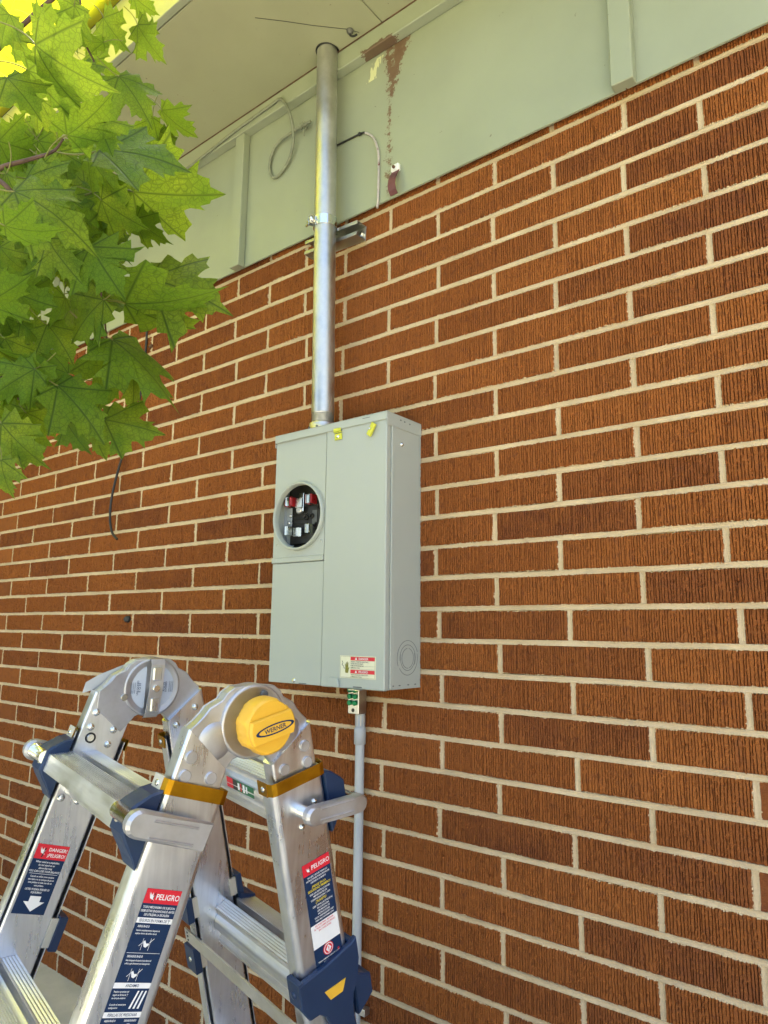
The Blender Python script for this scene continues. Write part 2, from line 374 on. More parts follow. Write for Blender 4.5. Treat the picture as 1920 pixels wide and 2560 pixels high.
def brick_grid(nx, nz, seed, rough):
    r = np.random.default_rng(seed); zs = np.linspace(-bh / 2, bh / 2, nz)
    if rough == 0:
        xs = np.linspace(-bw / 2, bw / 2, nx); X, Z = np.meshgrid(xs, zs, indexing='ij'); H = np.zeros_like(X) - .001
    else:                                                        # wire-cut grooves run down the face
        cols = [(-bw / 2, 0), (-bw / 2 + .002, 0)]; xg = -bw / 2 + .0045
        while xg < bw / 2 - .004:
            hw_ = r.uniform(.0008, .0012); cols += [(xg - hw_, 0), (xg, 1), (xg + hw_, 0)]; nxt = xg + r.normal(.0052, .0005)
            nxt = max(nxt, xg + .0036); xg = nxt
        cols += [(bw / 2 - .0015, 0), (bw / 2, 0)]; nx = len(cols)
        xs = np.array([c[0] for c in cols]); fl = np.array([c[1] for c in cols]); X, Z = np.meshgrid(xs, zs, indexing='ij')
        wob = np.cumsum(r.normal(0, .00022, (nx, nz)), 1) + r.normal(0, .00018, (nx, nz)); H = .0005 * r.normal(size=(nx, nz))
        for i in range(nx):
            if fl[i]:
                X[i - 1:i + 2] += wob[i]; dp_ = np.clip(r.normal(.0056, .0006) + r.normal(0, .0010, nz), .0008, .0075) * np.where(r.random(nz) < .85, 1, .15); H[i] += dp_
        for _ in range(120):                                      # torn flecks
            x0, z0 = r.uniform(-bw / 2, bw / 2), r.uniform(-bh / 2, bh / 2)
            H += r.uniform(.001, .003) * np.exp(-((X - x0) / .0035) ** 2 - ((Z - z0) / .002) ** 2)
    d = np.minimum(bw / 2 - abs(X), bh / 2 - abs(Z)); H = np.clip((H - .0020) * np.clip(d / .003 + .3, 0, 1), -.005, .0053)
    X = np.clip(X, -bw / 2, bw / 2)
    Z = Z + np.where(abs(Z) > bh / 2 - 1e-6, (.0009 * r.normal(size=nx))[:, None] * np.sign(Z), 0)
    X = X + np.where(abs(X) > bw / 2 - 1e-6, .0008 * r.normal(size=(1, nz)), 0)
    return X, H + np.where(d < 1e-6, .0022, 0), Z
def brick_mesh(name, nx, nz, seed, mat):
    X, Y, Z = brick_grid(nx, nz, seed, 1.0); nx = X.shape[0]
    V = np.stack([X, Y, Z], -1).reshape(-1, 3); n0 = len(V)
    F = [(i * nz + j, (i + 1) * nz + j, (i + 1) * nz + j + 1, i * nz + j + 1) for i in range(nx - 1) for j in range(nz - 1)]
    per = [i * nz for i in range(nx)] + [(nx - 1) * nz + j for j in range(1, nz)] + [i * nz + nz - 1 for i in range(nx - 2, -1, -1)] + [j for j in range(nz - 2, 0, -1)]
    B = V[per].copy(); B[:, 1] = .03; V = np.vstack([V, B]); m = len(per)
    F += [(per[k], n0 + k, n0 + (k + 1) % m, per[(k + 1) % m]) for k in range(m)]
    me = bpy.data.meshes.new(name); me.from_pydata(V.tolist(), [], F); me.materials.append(mat)
    uv = me.uv_layers.new(name='UVMap'); li = np.zeros(len(me.loops), dtype=np.int32); me.loops.foreach_get('vertex_index', li)
    uv.data.foreach_set('uv', V[li][:, [0, 2]].astype(np.float32).ravel())
    me.update()
    return me
BV = [brick_mesh('brick', 0, 16, 100 + s, M_BRICK) for s in range(7)]
cells = []; joints = []
for row in range(-1, 32):
    zc = ROW0 - row * BH
    base = 0. if row % 2 else .5
    ks = [base + i for i in range(-22, 10)]
    xs = [k * BL + OFF.get((row, k), OFF.get((row, round(k + (1 if k < 0 else -1), 2)), 0.) * .5) for k in ks]
    for a, b in zip(xs[:-1], xs[1:]): cells.append(((a + b) / 2, zc, (b - a) - JT))
    joints.append((zc, xs))
mj = MB()                                    # tooled, slightly hollow mortar joints
SEC = [(.009, -.0054), (.0006, -.0052), (.0022, -.0030), (.0031, 0), (.0022, .0030), (.0006, .0052), (.009, .0054)]
for zc, xs in joints:
    zz = zc - BH / 2; n_ = 90; rs = []
    if zz > 0:
        for i in range(n_ + 1):
            x = -5.25 + 8.2 * i / n_; dy, dz = rng.normal(0, .0004), rng.normal(0, .0005)
            rs.append([Vector((x, y + dy * (y < .008), zz + z * (1 + rng.normal(0, .05)) + dz)) for y, z in SEC])
        mj.rings(rs, closed=False, cap0=False, cap1=False)
    for x in xs:
        if -5.2 < x < 2.9:
            rs = [[Vector((x + z + rng.normal(0, .0003), y + rng.normal(0, .0003) * (y < .008), zc + h)) for y, z in SEC] for h in np.linspace(-bh / 2 - .001, bh / 2 + .001, 5)]
            mj.rings(rs, closed=False, cap0=False, cap1=False)
tag(mj.obj('mortar_joints', M_MORTAR, wall, fixn=False), kind='stuff')
def parea(x, z, w):
    P = []
    for dx, dz in ((-.5, -.5), (.5, -.5), (.5, .5), (-.5, .5)):
        q = Vector((x + dx * w, 0, z + dz * bh)) - CAM; dpt = q.dot(CF)
        if dpt < .1: return 0
        P.append((960 + FPX * q.dot(CR) / dpt, 1280 - FPX * q.dot(CU) / dpt))
    P = [(min(max(a, 0), 1920), min(max(b, 0), 2560)) for a, b in P]
    return abs(sum(P[i][0] * P[(i + 1) % 4][1] - P[(i + 1) % 4][0] * P[i][1] for i in range(4))) / 2
cells.sort(key=lambda c: -parea(*c))
for i, (x, z, w) in enumerate(cells[:300]):
    o = link('brick', BV[rng.integers(len(BV))], wall)
    o.location = (x, float(rng.normal(0, .0007)), z + float(rng.normal(0, .0005))); o.rotation_euler = (0, float(rng.normal(0, .0022)), 0); 
    fl = -1 if rng.random() < .5 else 1
    o.scale = (w / bw, 1, 1)
    if fl < 0: o.rotation_euler = (0, math.pi + o.rotation_euler[1], 0)
rest = [c for c in cells[300:] if -5.12 < c[0] < 2.85]
V = []; F = []; UVp = []; RN = []
Xg, Yg, Zg = brick_grid(12, 3, 5, 0.)
for x, z, w in rest:
    b0 = len(V); rv = float(rng.random()); ox, oz = 0, 0
    nx, nz = 12, 3
    for i in range(nx):
        for j in range(nz):
            V.append((x + Xg[i, j] * w / bw, Yg[i, j] * .3, z + Zg[i, j])); UVp.append((Xg[i, j], Zg[i, j])); RN.append(rv)
    F += [(b0 + i * nz + j, b0 + (i + 1) * nz + j, b0 + (i + 1) * nz + j + 1, b0 + i * nz + j + 1) for i in range(nx - 1) for j in range(nz - 1)]
    per = [i * nz for i in range(nx)] + [(nx - 1) * nz + j for j in range(1, nz)] + [i * nz + nz - 1 for i in range(nx - 2, -1, -1)] + [j for j in range(nz - 2, 0, -1)]
    n0 = len(V)
    for q in per: V.append((V[b0 + q][0], .03, V[b0 + q][2])); UVp.append(UVp[b0 + q]); RN.append(rv)
    m = len(per); F += [(b0 + per[k], n0 + k, n0 + (k + 1) % m, b0 + per[(k + 1) % m]) for k in range(m)]
me = bpy.data.meshes.new('brick_remainder'); me.from_pydata(V, [], F); me.materials.append(M_BRICKS)
at = me.attributes.new('rnd', 'FLOAT', 'POINT'); at.data.foreach_set('value', RN)
uv = me.uv_layers.new(name='UVMap'); li = np.zeros(len(me.loops), dtype=np.int32); me.loops.foreach_get('vertex_index', li)
uv.data.foreach_set('uv', np.array(UVp, dtype=np.float32)[li].ravel()); me.update()
tag(link('brick_remainder', me, wall), kind='stuff')

# frieze panels, battens, trim, soffit, fascia, roof
SOF = 2.74; PB = 2.232
bat = [(-3.164, -3.123), (-1.957, -1.916), (-.7495, -.708), (.4555, .5008), (1.66, 1.705)]
edges = [-5.3] + [(a + b) / 2 for a, b in bat] + [3]
for a, b in zip(edges[:-1], edges[1:]):
    MB().box(a + .001, b - .001, -.02, -.0135, PB, SOF - .0005, bev=.001).obj('frieze_panel', M_PANEL, bld)
for a, b in bat: MB().box(a, b, -.046, -.0205, PB - .003, 2.682, bev=.002).obj('batten', M_SAGE, bld)
k = NT('sage_trim_worn'); v = k.coord(); sp = k.n('SeparateXYZ'); k.l(v, sp.inputs[0])
d = k.math('ADD', k.math('ABSOLUTE', k.math('ADD', sp.outputs[0], .165)), k.math('MULTIPLY', k.noise(v, 40, 5, .7), .09))
up = k.math('LESS_THAN', k.math('ADD', sp.outputs[2], k.math('MULTIPLY', k.noise(v, 60, 4), .03)), 2.705)
k.base(k.mix(k.math('MULTIPLY', k.math('LESS_THAN', d, .10), up), k.mix(k.ramp(k.noise(v, 60, 3), .70, .74, 0, .8), SAGE, (.2, .17, .08)), (.14, .09, .055))); k.set(Roughness=.6)
k.l(k.bump(k.noise(v, 90, 4), .25, .002), k.b.inputs['Normal'])
MB().box(-5.3, 3, -.05, -.0205, 2.682, 2.7385, bev=.002).obj('top_trim', k.m, bld)
for a, b in ((-5.5, -3.803), (-3.8, -2.585), (-2.582, -1.366), (-1.363, -.1475), (-.1445, 1.07), (1.073, 3)):
    MB().box(a, b, -.405, .1, SOF, SOF + .012, bev=.001).obj('soffit_panel', M_SOFFIT, bld)
MB().box(-5.5, 3, -.428, -.4085, 2.7385, 2.93, bev=.0015).obj('fascia_board', M_SAGE, bld)
rf = MB(); poly = [(-.45, 2.94), (-.45, 2.965), (4., 4.1), (8.5, 2.965), (8.5, 2.94), (4., 4.06)]
rf.prism(poly, -5.6, 3.2, lambda a, b, h: Vector((h, a, b))); rf.obj('roof', M_ROOF, bld)
for nm, a in (('side_wall', (-5.3, -5.1, .2205, 8)), ('side_wall', (2.8, 3, .2205, 8)), ('rear_wall', (-5.099, 2.799, 7.8, 8))):
    MB().box(a[0], a[1], a[2], a[3], -.05, 2.9).obj(nm, M_PLASTER, bld)
MB().box(-5.3, 3, -.0525, -.0502, 2.7372, 2.7398).obj('trim_gap', M_TRIMRUST, bld)
# flat black ring laid on the soffit, painting the dark gap round the pipe
ring = MB(); n = 40; px, py = -.3285, -.07
r0 = [Vector((px + .027 * math.cos(t), py + .027 * math.sin(t), SOF - .0006)) for t in [2 * math.pi * i / n for i in range(n)]]
r1 = [Vector((px + (.0335 + .001 * math.sin(5 * t)) * math.cos(t), py + (.0335 + .001 * math.sin(3 * t)) * math.sin(t), SOF - .0006)) for t in [2 * math.pi * i / n for i in range(n)]]
ring.rings([r0, r1], True, False, False, smooth=False); ring.obj('pipe_gap_ring', M_BLACKPL, bld)
k = NT('translucent_sheet'); v = k.coord(); cf = k.mix(k.noise(v, 5, 4), (.56, .56, .05), (.66, .66, .09)); k.base(cf); k.set(Roughness=.45)
tr = k.n('BsdfTranslucent'); k.l(k.mix(.6, cf, (.78, .76, .10)), tr.inputs[0]); mx = k.n('MixShader'); mx.inputs[0].default_value = .75
k.l(k.b.outputs[0], mx.inputs[1]); k.l(tr.outputs[0], mx.inputs[2]); k.l(mx.outputs[0], k.out.inputs[0])
for i_ in range(6):                        # translucent sheets made up for the yellow glow beyond the eave
    MB().box(-5.6 + i_ * .86, -4.744 + i_ * .86, -.80, -.4285, 2.931, 2.934).obj('eave_glow_sheet', k.m, bld)
cr = MB()
for p0, p1 in (((660, 75), (850, 110)), ((850, 110), (1180, 150))):
    pass
def soff(q): p = on_z(300 + q[0] / 2.0738, q[1] / 2.0738, SOF - .0008); return p
cr.tube([soff(q) for q in ((700, 92), (850, 110), (1000, 132), (1180, 152), (1240, 168))], .0007, 5); cr.obj('soffit_crack', M_BLACKPL, bld)

# ============================================================ cables, straps on the frieze
def k4(x, y): return 440 + x / 4.1475, 220 + y / 4.148
def k1(x, y): return 740 + x / 4.1475, 40 + y / 4.148
pts = [on_y(*k4(*q), Y) for q, Y in [((-420, 1230), -.056), ((200, 770), -.056), ((600, 455), -.056), ((1000, 165), -.056), ((1060, 118), -.056), ((1110, 130), -.057), ((1170, 240), -.056), ((1210, 400), -.040), ((1215, 560), -.036), ((1170, 750), -.030), ((1080, 890), -.027), ((1010, 925), -.0265), ((970, 840), -.0265), ((990, 700), -.028), ((1060, 570), -.031), ((1200, 460), -.034), ((1300, 400), -.036), ((1395, 345), -.036)]]
cab = empty('painted_cable', tuple(pts[11])); 
def loc(pts, o): return [Vector(p) - o.location for p in pts]
MB().tube(loc(spline(pts), cab), .0046, 8).obj('cable', M_CABLE, cab)
w = MB()
for i in range(5):
    c = on_y(*k4(1310 + i * 9, 400 - i * 6), -.036) - cab.location; a = random.uniform(0, 6.28)
    tt = [c + Vector((.008 * math.cos(a + t), -.007 * math.sin(a + t), .009 * math.cos(t * 1.3 + i))) for t in np.linspace(0, 5.4, 12)]
    w.tube(tt, .0012, 5)
q0 = on_y(*k4(1330, 500), -.03) - cab.location; q1 = on_y(*k4(1330, 420), -.036) - cab.location
w.tube([q1, (q0 + q1) / 2 + Vector((.003, -.004, 0)), q0], .0022, 6); w.obj('tie_wire', M_CABLE, cab)
tag(cab, 'sage painted cable run along the trim and hanging in a loop left of the pipe', 'cable')
pts = [on_y(*k1(*q), -.0235) for q in ((330, 1392), (430, 1340), (660, 1225), (720, 1213), (800, 1262), (850, 1400), (858, 1560), (855, 1700), (850, 1900), (842, 1990))]
c2 = empty('thin_cable', tuple(pts[-1])); sp_ = loc(spline(pts), c2)
MB().tube(sp_[:24], .0028, 7).obj('dark_length', M_BLACKW, c2); MB().tube(sp_[24:], .0033, 7).obj('pale_length', M_CABLEP, c2)
MB().box(-.004, .004, -.004, .003, -.004, .004, M=Matrix.Translation(on_y(*k1(660, 1225), -.0265) - c2.location), bev=.001).obj('cable_clip', M_BLACKW, c2)
tag(c2, 'thin cable curving down the frieze right of the pipe, dark then peeling pale', 'cable')
# maroon strap
p = on_y(*k1(1042, 1600), -.0235); st = empty('hanging_strap', tuple(p)); mb = MB()
prof = [(-.0245, .004), (-.029, -.006), (-.036, -.018), (-.043, -.034), (-.046, -.052), (-.042, -.066), (-.034, -.074)]
rs = []
for Y, Z in prof: rs.append([Vector((-.0115, Y + .0235, Z)), Vector((.0115, Y + .0235, Z)), Vector((.0115, Y + .0260, Z)), Vector((-.0115, Y + .0260, Z))])
mb.rings(rs, smooth=False); mb.obj('strap', M_MAROON, st)
mb = MB().box(-.0125, .0125, -.010, .003, -.006, .014, bev=.003); mb.obj('plaster_lump', M_WHITE, st)
mb = MB().lathe([(.004, 0), (.004, .005), (.002, .006)], 10, Matrix.Translation((0, -.0105, .003)) @ Matrix.Rotation(R_(90), 4, 'X')); mb.obj('screw', M_TRIMRUST, st)
tag(st, 'short maroon metal strap screwed to the bottom edge of the frieze', 'strap')
# little hook in the soffit
p = on_z(*k1(560, 150), SOF); hk = empty('wire_hook', tuple(p)); mb = MB()
MB().lathe([(.010, 0), (.009, -.006), (.004, -.012)], 12).obj('hook_base', M_SEAM2, hk)
MB().tube(spline([(0, 0, -.008), (.004, -.002, -.02), (.014, 0, -.026), (.02, .006, -.02)]), .0028, 7).obj('hook_wire', M_BLACKW, hk)
tag(hk, 'small dark wire hook in the soffit beside the pipe', 'hook')
# black wire dangling on the brick
pts = [on_y(*q, Y) for q, Y in [((367, 770), -.024), ((367, 830), -.010), ((362, 900), -.010), ((345, 1020), -.014), ((318, 1110), -.018), ((300, 1160), -.02), ((281, 1235), -.03), ((275, 1290), -.035), ((280, 1330), -.036), ((293, 1348), -.036)]]
bwv = tag(empty('dangling_wire', tuple(pts[0])), 'black wire hanging loose from the frieze down the brick wall', 'wire')
MB().tube(loc(spline(pts), bwv), .0042, 8).obj('wire', M_BLACKW, bwv)
p = on_y(378, 866, -.004) - bwv.location
MB().box(-.008, .008, -.006, .004, -.005, .006, M=Matrix.Translation(p), bev=.002).obj('clip', M_TRIMRUST, bwv)
# wire stub poking out of the wall
p = on_y(322, 1548, 0); stub = MB().lathe([(.011, -.002), (.012, .004), (.010, .016), (.006, .017)], 12, Matrix.Rotation(R_(90), 4, 'X') @ Matrix.Rotation(.5, 4, 'Y'))
o = stub.obj('wall_anchor', M_BLACKW); o.location = p; tag(o, 'small black anchor stub left in the brick joint at left', 'anchor')

# ============================================================ meter-main enclosure
BXO = Vector((-.231, 0, 1.0)); box = tag(empty('meter_enclosure', tuple(BXO)), 'tall grey steel meter enclosure with an empty round meter socket on the brick wall', 'meter box')
def T(*a): return Matrix.Translation(Vector(a) - BXO)
RX = Matrix.Rotation(R_(90), 4, 'X')          # lathe axis -> -y (towards the viewer)
RY = Matrix.Rotation(R_(90), 4, 'Y')          # lathe axis -> +x
XL, XR, ZB, ZT = -.411, -.051, 1.0, 1.6135
def bx(mb, x0, x1, y0, y1, z0, z1, bev=0., mi=0):
    return mb.box(x0 - BXO.x, x1 - BXO.x, y0, y1, z0 - BXO.z, z1 - BXO.z, mi, bev=bev)
M_SEAM = painted('dark_grey_enamel', (.10, .11, .115), .6, .1, 30, 0)  # dark grey for slots, knockout lines and small dark rivets
b = MB()
bx(b, XL, XR, -.004, -.001, ZB, ZT - .004)
bx(b, XL, XL + .002, -.118, -.0045, ZB, ZT - .004); bx(b, XR - .002, XR, -.1035, -.0045, ZB, ZT - .004, .0006)
bx(b, XL + .0025, XR - .0025, -.118, -.0045, ZB, ZB + .002); bx(b, XL + .0025, XR - .0025, -.118, -.0045, ZT - .008, ZT - .006)
bx(b, XR - .0035, XR + .0012, -.1135, -.1040, ZB + .001, ZT - .010, .0012)      # flange bead
bx(b, XR - .006, XR - .0025, -.121, -.1142, ZB + .002, ZT - .012)
bx(b, -.2365, -.2345, -.118, -.0045, ZB + .0025, ZT - .0085)                     # partition
b.obj('body', M_BOX, box)
# upper left cover with round opening
cx, cz, RO = -.3215, 1.3985, .0785
def plate_with_hole(x0, x1, z0, z1, yf, yb):
    n = 64; mb = MB(); inner = []; outer = []
    for i in range(n):
        t = 2 * math.pi * i / n; c, s = math.cos(t), math.sin(t)
        inner.append((cx + RO * c, cz + RO * s))
        kx = ((x1 - cx) / c if c > 1e-9 else (x0 - cx) / c if c < -1e-9 else 9e9); kz = ((z1 - cz) / s if s > 1e-9 else (z0 - cz) / s if s < -1e-9 else 9e9)
        kk = min(kx, kz); outer.append([cx + kk * c, cz + kk * s])
    for X in (x0, x1):
        for Z in (z0, z1):
            j = min(range(n), key=lambda i: (outer[i][0] - X) ** 2 + (outer[i][1] - Z) ** 2); outer[j] = [X, Z]
    P = lambda q, y: Vector((q[0], y, q[1])) - BXO
    mb.rings([[P(q, yb) for q in outer], [P(q, yf) for q in outer], [P(q, yf) for q in inner], [P(q, yb) for q in inner]], True, False, False, smooth=False)
    return mb
plate_with_hole(XL, -.2370, 1.2995, 1.5985, -.1300, -.1255).obj('upper_left_cover', M_BOX, box)
b = MB(); bx(b, XL - .0015, -.2370, -.1335, -.1215, 1.286, 1.2990, .0015); b.obj('cover_step', M_BOX, box)
b = MB(); bx(b, XL, -.2370, -.1300, -.1185, ZB, 1.2850, .0012); b.obj('lower_left_cover', M_BOX, box)
b = MB(); bx(b, -.2352, XR, -.1325, -.1185, ZB - .001, 1.5990, .0022); rc = b.obj('right_cover', M_BOX, box)
# top cap
b = MB(); bx(b, XL - .0015, XR + .0018, -.1355, -.001, ZT - .0025, ZT, .0008); bx(b, XL - .0015, XR + .0018, -.1355, -.1336, ZT - .0195, ZT - .0026, .0006)
bx(b, XR + .0002, XR + .0018, -.1334, -.001, ZT - .031, ZT - .0026, .0005); bx(b, XL - .0022, XL - .0004, -.1334, -.001, ZT - .031, ZT - .0026, .0005)
cap = b.obj('top_cap', M_BOX, box)
b = MB(); bx(b, -.120, -.098, -.1361, -.1353, ZT - .0075, ZT - .0062)
for yy, zz in ((-.085, -.012), (-.07, -.0125), (-.05, -.0135)): bx(b, XR + .0016, XR + .0024, yy, yy + .004, ZT + zz, ZT + zz + .0028)
for yy in (-.105, -.082, -.05, -.024): bx(b, XR - .0002, XR + .0006, yy, yy + .006, ZB + .007, ZB + .0092)
bx(b, -.306, -.283, -.1308, -.1296, ZB + .0012, ZB + .0028); bx(b, -.137, -.113, -.1333, -.1322, ZB + .0022, ZB + .0045)
tag(b.obj('punched_slots', M_SEAM, box), kind='stuff')
# meter ring
b = MB().lathe([(.0775, -.0045), (.0775, .004), (.0785, .0095), (.0805, .0115), (.0832, .0105), (.0845, .007), (.0850, .0005)], 72, T(cx, -.1300, cz) @ RX, cap0=False, cap1=False)
b.obj('socket_ring', M_BOX, box)
# socket interior
b = MB(); bx(b, XL + .006, -.240, -.088, -.034, 1.30, 1.52, .003); bx(b, XL + .02, -.25, -.094, -.0885, 1.335, 1.36, .002); bx(b, XL + .02, -.25, -.094, -.0885, 1.43, 1.455, .002); bx(b, XL + .006, -.240, -.11, -.0625, 1.515, 1.545, .003)
for i in range(4): bx(b, -.385, -.335, -.0920, -.0885, 1.375 + i * .012, 1.3765 + i * .012)
for xx, zz in ((-.338, 1.402), (-.318, 1.404), (-.293, 1.425), (-.277, 1.405), (-.30, 1.38)): b.lathe([(.007, 0), (.007, .006), (.004, .006), (.004, .001)], 14, T(xx, -.0885, zz) @ RX, cap0=False)
so_ = b.obj('socket_block', M_BLACKPL, box)
b = MB(); bx(b, -.318, -.302, -.0895, -.0885, 1.383, 1.418); b.obj('block_slot', M_SEAM, so_)
b = MB(); bx(b, XL + .0035, XL + .005, -.1, -.012, 1.03, 1.55); bx(b, XL + .0055, XL + .024, -.0925, -.0905, 1.325, 1.43); bx(b, XL + .0055, XL + .04, -.100, -.098, 1.325, 1.333); b.obj('inner_bracket', M_BOXIN, box)
def k5(x, y): return 680 + x / 10.056, 1180 + y / 10.055
def jaw(q, w, h, Y, red):
    p = on_y(*k5(*q), Y); j = MB()
    for s in (-1, 1):
        j.add([], [])
        prof = [(-.0005 * s, .010), (s * .0035, .004), (s * .0038, -.004), (s * .0012, -.012), (s * .0045, -.018)]
        rs = [[Vector((a, y, z)) for a, z in ((xx + s * .0004, -h / 2), (xx + s * .0018, -h / 2), (xx + s * .0018, h / 2), (xx + s * .0004, h / 2))] for xx, y in prof]
        j.rings([[v + p - BXO for v in r] for r in rs], smooth=False)
    o = j.obj('socket_jaw', M_CHROME, box)
    if red:
        c = MB(); bx(c, p.x - w / 2, p.x - .0062, p.y - .017, p.y + .006, p.z - h / 2 - .001, p.z + h / 2 + .001, .002); bx(c, p.x + .0062, p.x + w / 2, p.y - .017, p.y + .006, p.z - h / 2 - .001, p.z + h / 2 + .001, .002)
        c.obj('red_guard', M_RED, o)
    return p
for q, w, red in (((505, 765), .022, 1), ((1020, 690), .022, 1), ((485, 1490), .016, 0), ((1003, 1430), .016, 0)): jaw(q, w, .022, -.100, red)
p1 = on_y(*k5(720, 780), -.098); b = MB(); bx(b, p1.x - .012, p1.x + .009, -.104, -.102, p1.z - .012, p1.z + .012, .0005); bx(b, p1.x - .006, p1.x + .010, -.0985, -.0945, p1.z - .022, p1.z + .026, .001)
p2 = on_y(*k5(690, 1520), -.098); bx(b, p2.x - .017, p2.x + .004, -.104, -.102, p2.z - .010, p2.z + .012, .0005); bx(b, p2.x + .0045, p2.x + .015, -.108, -.106, p2.z - .012, p2.z + .010, .0005)
b.obj('bus_bar', M_CHROME, box)
p = on_y(*k5(725, 960), -.092); b = MB().lathe([(.011, 0), (.011, .006), (.007, .009)], 16, T(p.x, p.y, p.z) @ RX); b.obj('lug', M_TIN, box)
def screw(name, x, y, z, r, axis='y', mat=M_CHROME, parent=None):
    m = T(x, y, z) @ (RX if axis == 'y' else RY)
    mb = MB().lathe([(r * 1.25, 0), (r * 1.2, r * .25), (r * .95, r * .3), (r * .9, r * .7), (r * .5, r * .95)], 14, m)
    return mb.obj(name, mat, parent or box)
for q in ((465, 1105), (430, 1285)): p = on_y(*k5(*q), -.0945); screw('screw', p.x, p.y, p.z, .0035)
screw('screw', -.323, -.130, 1.0075, .0042); screw('screw', XR, -.0762, 1.547, .0042, 'x')
for x, z in ((-.398, 1.332), (-.248, 1.3335)): screw('stud', x, -.130, z, .0025, mat=M_BOX)
MB().lathe([(.006, 0), (.006, .006), (.0045, .009), (0.002, .0095)], 10, T(-.392, -.09, ZT - .001)).obj('cap_bolt', M_WHITE, box)
# yellow latches
l = MB(); bx(l, -.2085, -.1855, -.1385, -.1358, ZT - .0245, ZT - .0165, .0006); bx(l, -.2085, -.1855, -.1375, -.1326, ZT - .0272, ZT - .0250, .0004); bx(l, -.206, -.184, -.1362, -.1328, ZT - .0445, ZT - .0295, .0006); la = l.obj('yellow_latch', M_ZY, box)
screw('screw', -.195, -.1362, ZT - .037, .0034, parent=la)
m = T(-.0925, -.1328, 1.5765) @ Matrix.Rotation(R_(32), 4, 'Y')
l = MB().box(-.009, .002, -.0035, 0, -.0155, .0155, 0, m, .0006).box(.0025, .0095, -.0105, -.004, -.0155, .0155, 0, m, .0006).box(-.001, .003, -.008, -.0005, -.0155, .0155, 0, m, .0004); la = l.obj('yellow_latch', M_ZY, box)
screw('screw', -.0965, -.1365, 1.579, .003, parent=la)
# embossed boss at the bottom, hasp
pl = [(-.2075, ZB + .0005), (-.2065, ZB + .021), (-.183, ZB + .021), (-.178, ZB + .016), (-.176, ZB + .0005)]
MB().prism(pl, -.1328, -.1385, lambda a, b_, h: Vector((a, h, b_)) - BXO, bev=.0018).obj('embossed_boss', M_BOX, box)
b = MB(); bx(b, -.144, -.112, -.1425, -.1225, ZB - .0035, ZB - .0015, .0005); b.obj('hasp', M_TIN, box)
# knockout on the right side
b = MB()
for rr, a0, a1 in ((.0385, 20, 205), (.0365, 215, 375), (.029, -30, 190), (.0265, 160, 385), (.0215, 95, 275), (.0215, 285, 440)):
    b.tube([Vector((XR + .0001, -.0495 + rr * math.cos(R_(t)), 1.0655 + rr * math.sin(R_(t)))) - BXO for t in np.linspace(a0, a1, 30)], .00055, 5)
b.obj('knockout_rings', M_SEAM, box)
# warning label
def labfn(y): return lambda a, b_: Vector((-.1762 + a, y, 1.0215 + b_)) - BXO
lw, lh = .1026, .0483
b = MB(); bx(b, -.1762, -.0736, -.13335, -.1327, 1.0215, 1.0698); lab = b.obj('warning_label', M_CREAM, box)
fn = labfn(-.1336); b = MB()
def rect(mb, fn, x0, x1, y0, y1, mi=0): mb.add([fn(x0, y0), fn(x1, y0), fn(x1, y1), fn(x0, y1)], [(0, 1, 2, 3)], mi)
rect(b, fn, .031, lw - .003, .0385, .0462); rect(b, fn, .031, lw - .003, .0105, .0185); tag(b.obj('red_bands', M_REDP, lab), kind='stuff')
fn2 = labfn(-.1338); b = MB(); add_text(b, 'DANGER', .0068, fn2, .068, .0400); add_text(b, 'PELIGRO', .0068, fn2, .068, .0122)
for zz in (.0400, .0122): b.add([fn2(.044, zz), fn2(.0505, zz), fn2(.0472, zz + .0056)], [(0, 1, 2)])
tag(b.obj('white_lettering', M_WHITE, lab), kind='stuff')
b = MB(); tx = ['HAZARD OF ELECTRIC SHOCK WILL', 'CAUSE DEATH OR INJURY', 'TURN OFF POWER BEFORE', 'REMOVING COVER', 'TENSION PELIGROSA. PUEDE CAUSAR', 'LA MUERTE. NO TOCAR']
for i, t in enumerate(tx[:4]): add_text(b, t, .0034, fn2, .032, .0345 - i * .0043, 'LEFT', .9)
for i, t in enumerate(tx[4:]): add_text(b, t, .0032, fn2, .032, .0068 - i * .0042, 'LEFT', .9)
for zz in (.0268, .0200): rect(b, fn2, .031, lw - .003, zz, zz + .0003)
for x0, x1, y0, y1 in ((.002, lw - .002, .0015, .0019), (.002, lw - .002, .0466, .047), (.002, .0024, .0015, .047), (lw - .0024, lw - .002, .0015, .047)): rect(b, fn2, x0, x1, y0, y1)
tag(b.obj('black_lettering', M_BLKP, lab), kind='stuff')
b = MB(); sp2 = spline([(.006, .037, 0), (.009, .033, 0), (.0065, .029, 0), (.011, .0255, 0), (.0125, .0215, 0), (.016, .021, 0)], 4)
for p, q in zip(sp2[:-1], sp2[1:]):
    t = (q - p).normalized(); nn = Vector((-t.y, t.x, 0)) * .0006; b.add([fn2(*(p + nn).xy), fn2(*(q + nn).xy), fn2(*(q - nn).xy), fn2(*(p - nn).xy)], [(0, 1, 2, 3)])
hand = [(.017, .011), (.0245, .011), (.0265, .019), (.0285, .023), (.0268, .0238), (.0248, .021), (.0250, .033), (.0236, .0332), (.0230, .0265), (.0225, .0355), (.0209, .0355), (.0207, .0268), (.0196, .034), (.0182, .0337), (.0186, .0255), (.0168, .031), (.0156, .0303), (.0165, .0215), (.0158, .015)]
b.add([fn2(*h) for h in hand], [tuple(range(len(hand)))], 1); b.obj('shock_symbol', [M_BLKP, painted('olive_print', (.20, .19, .02), .5, .3, 200, 0)], lab)

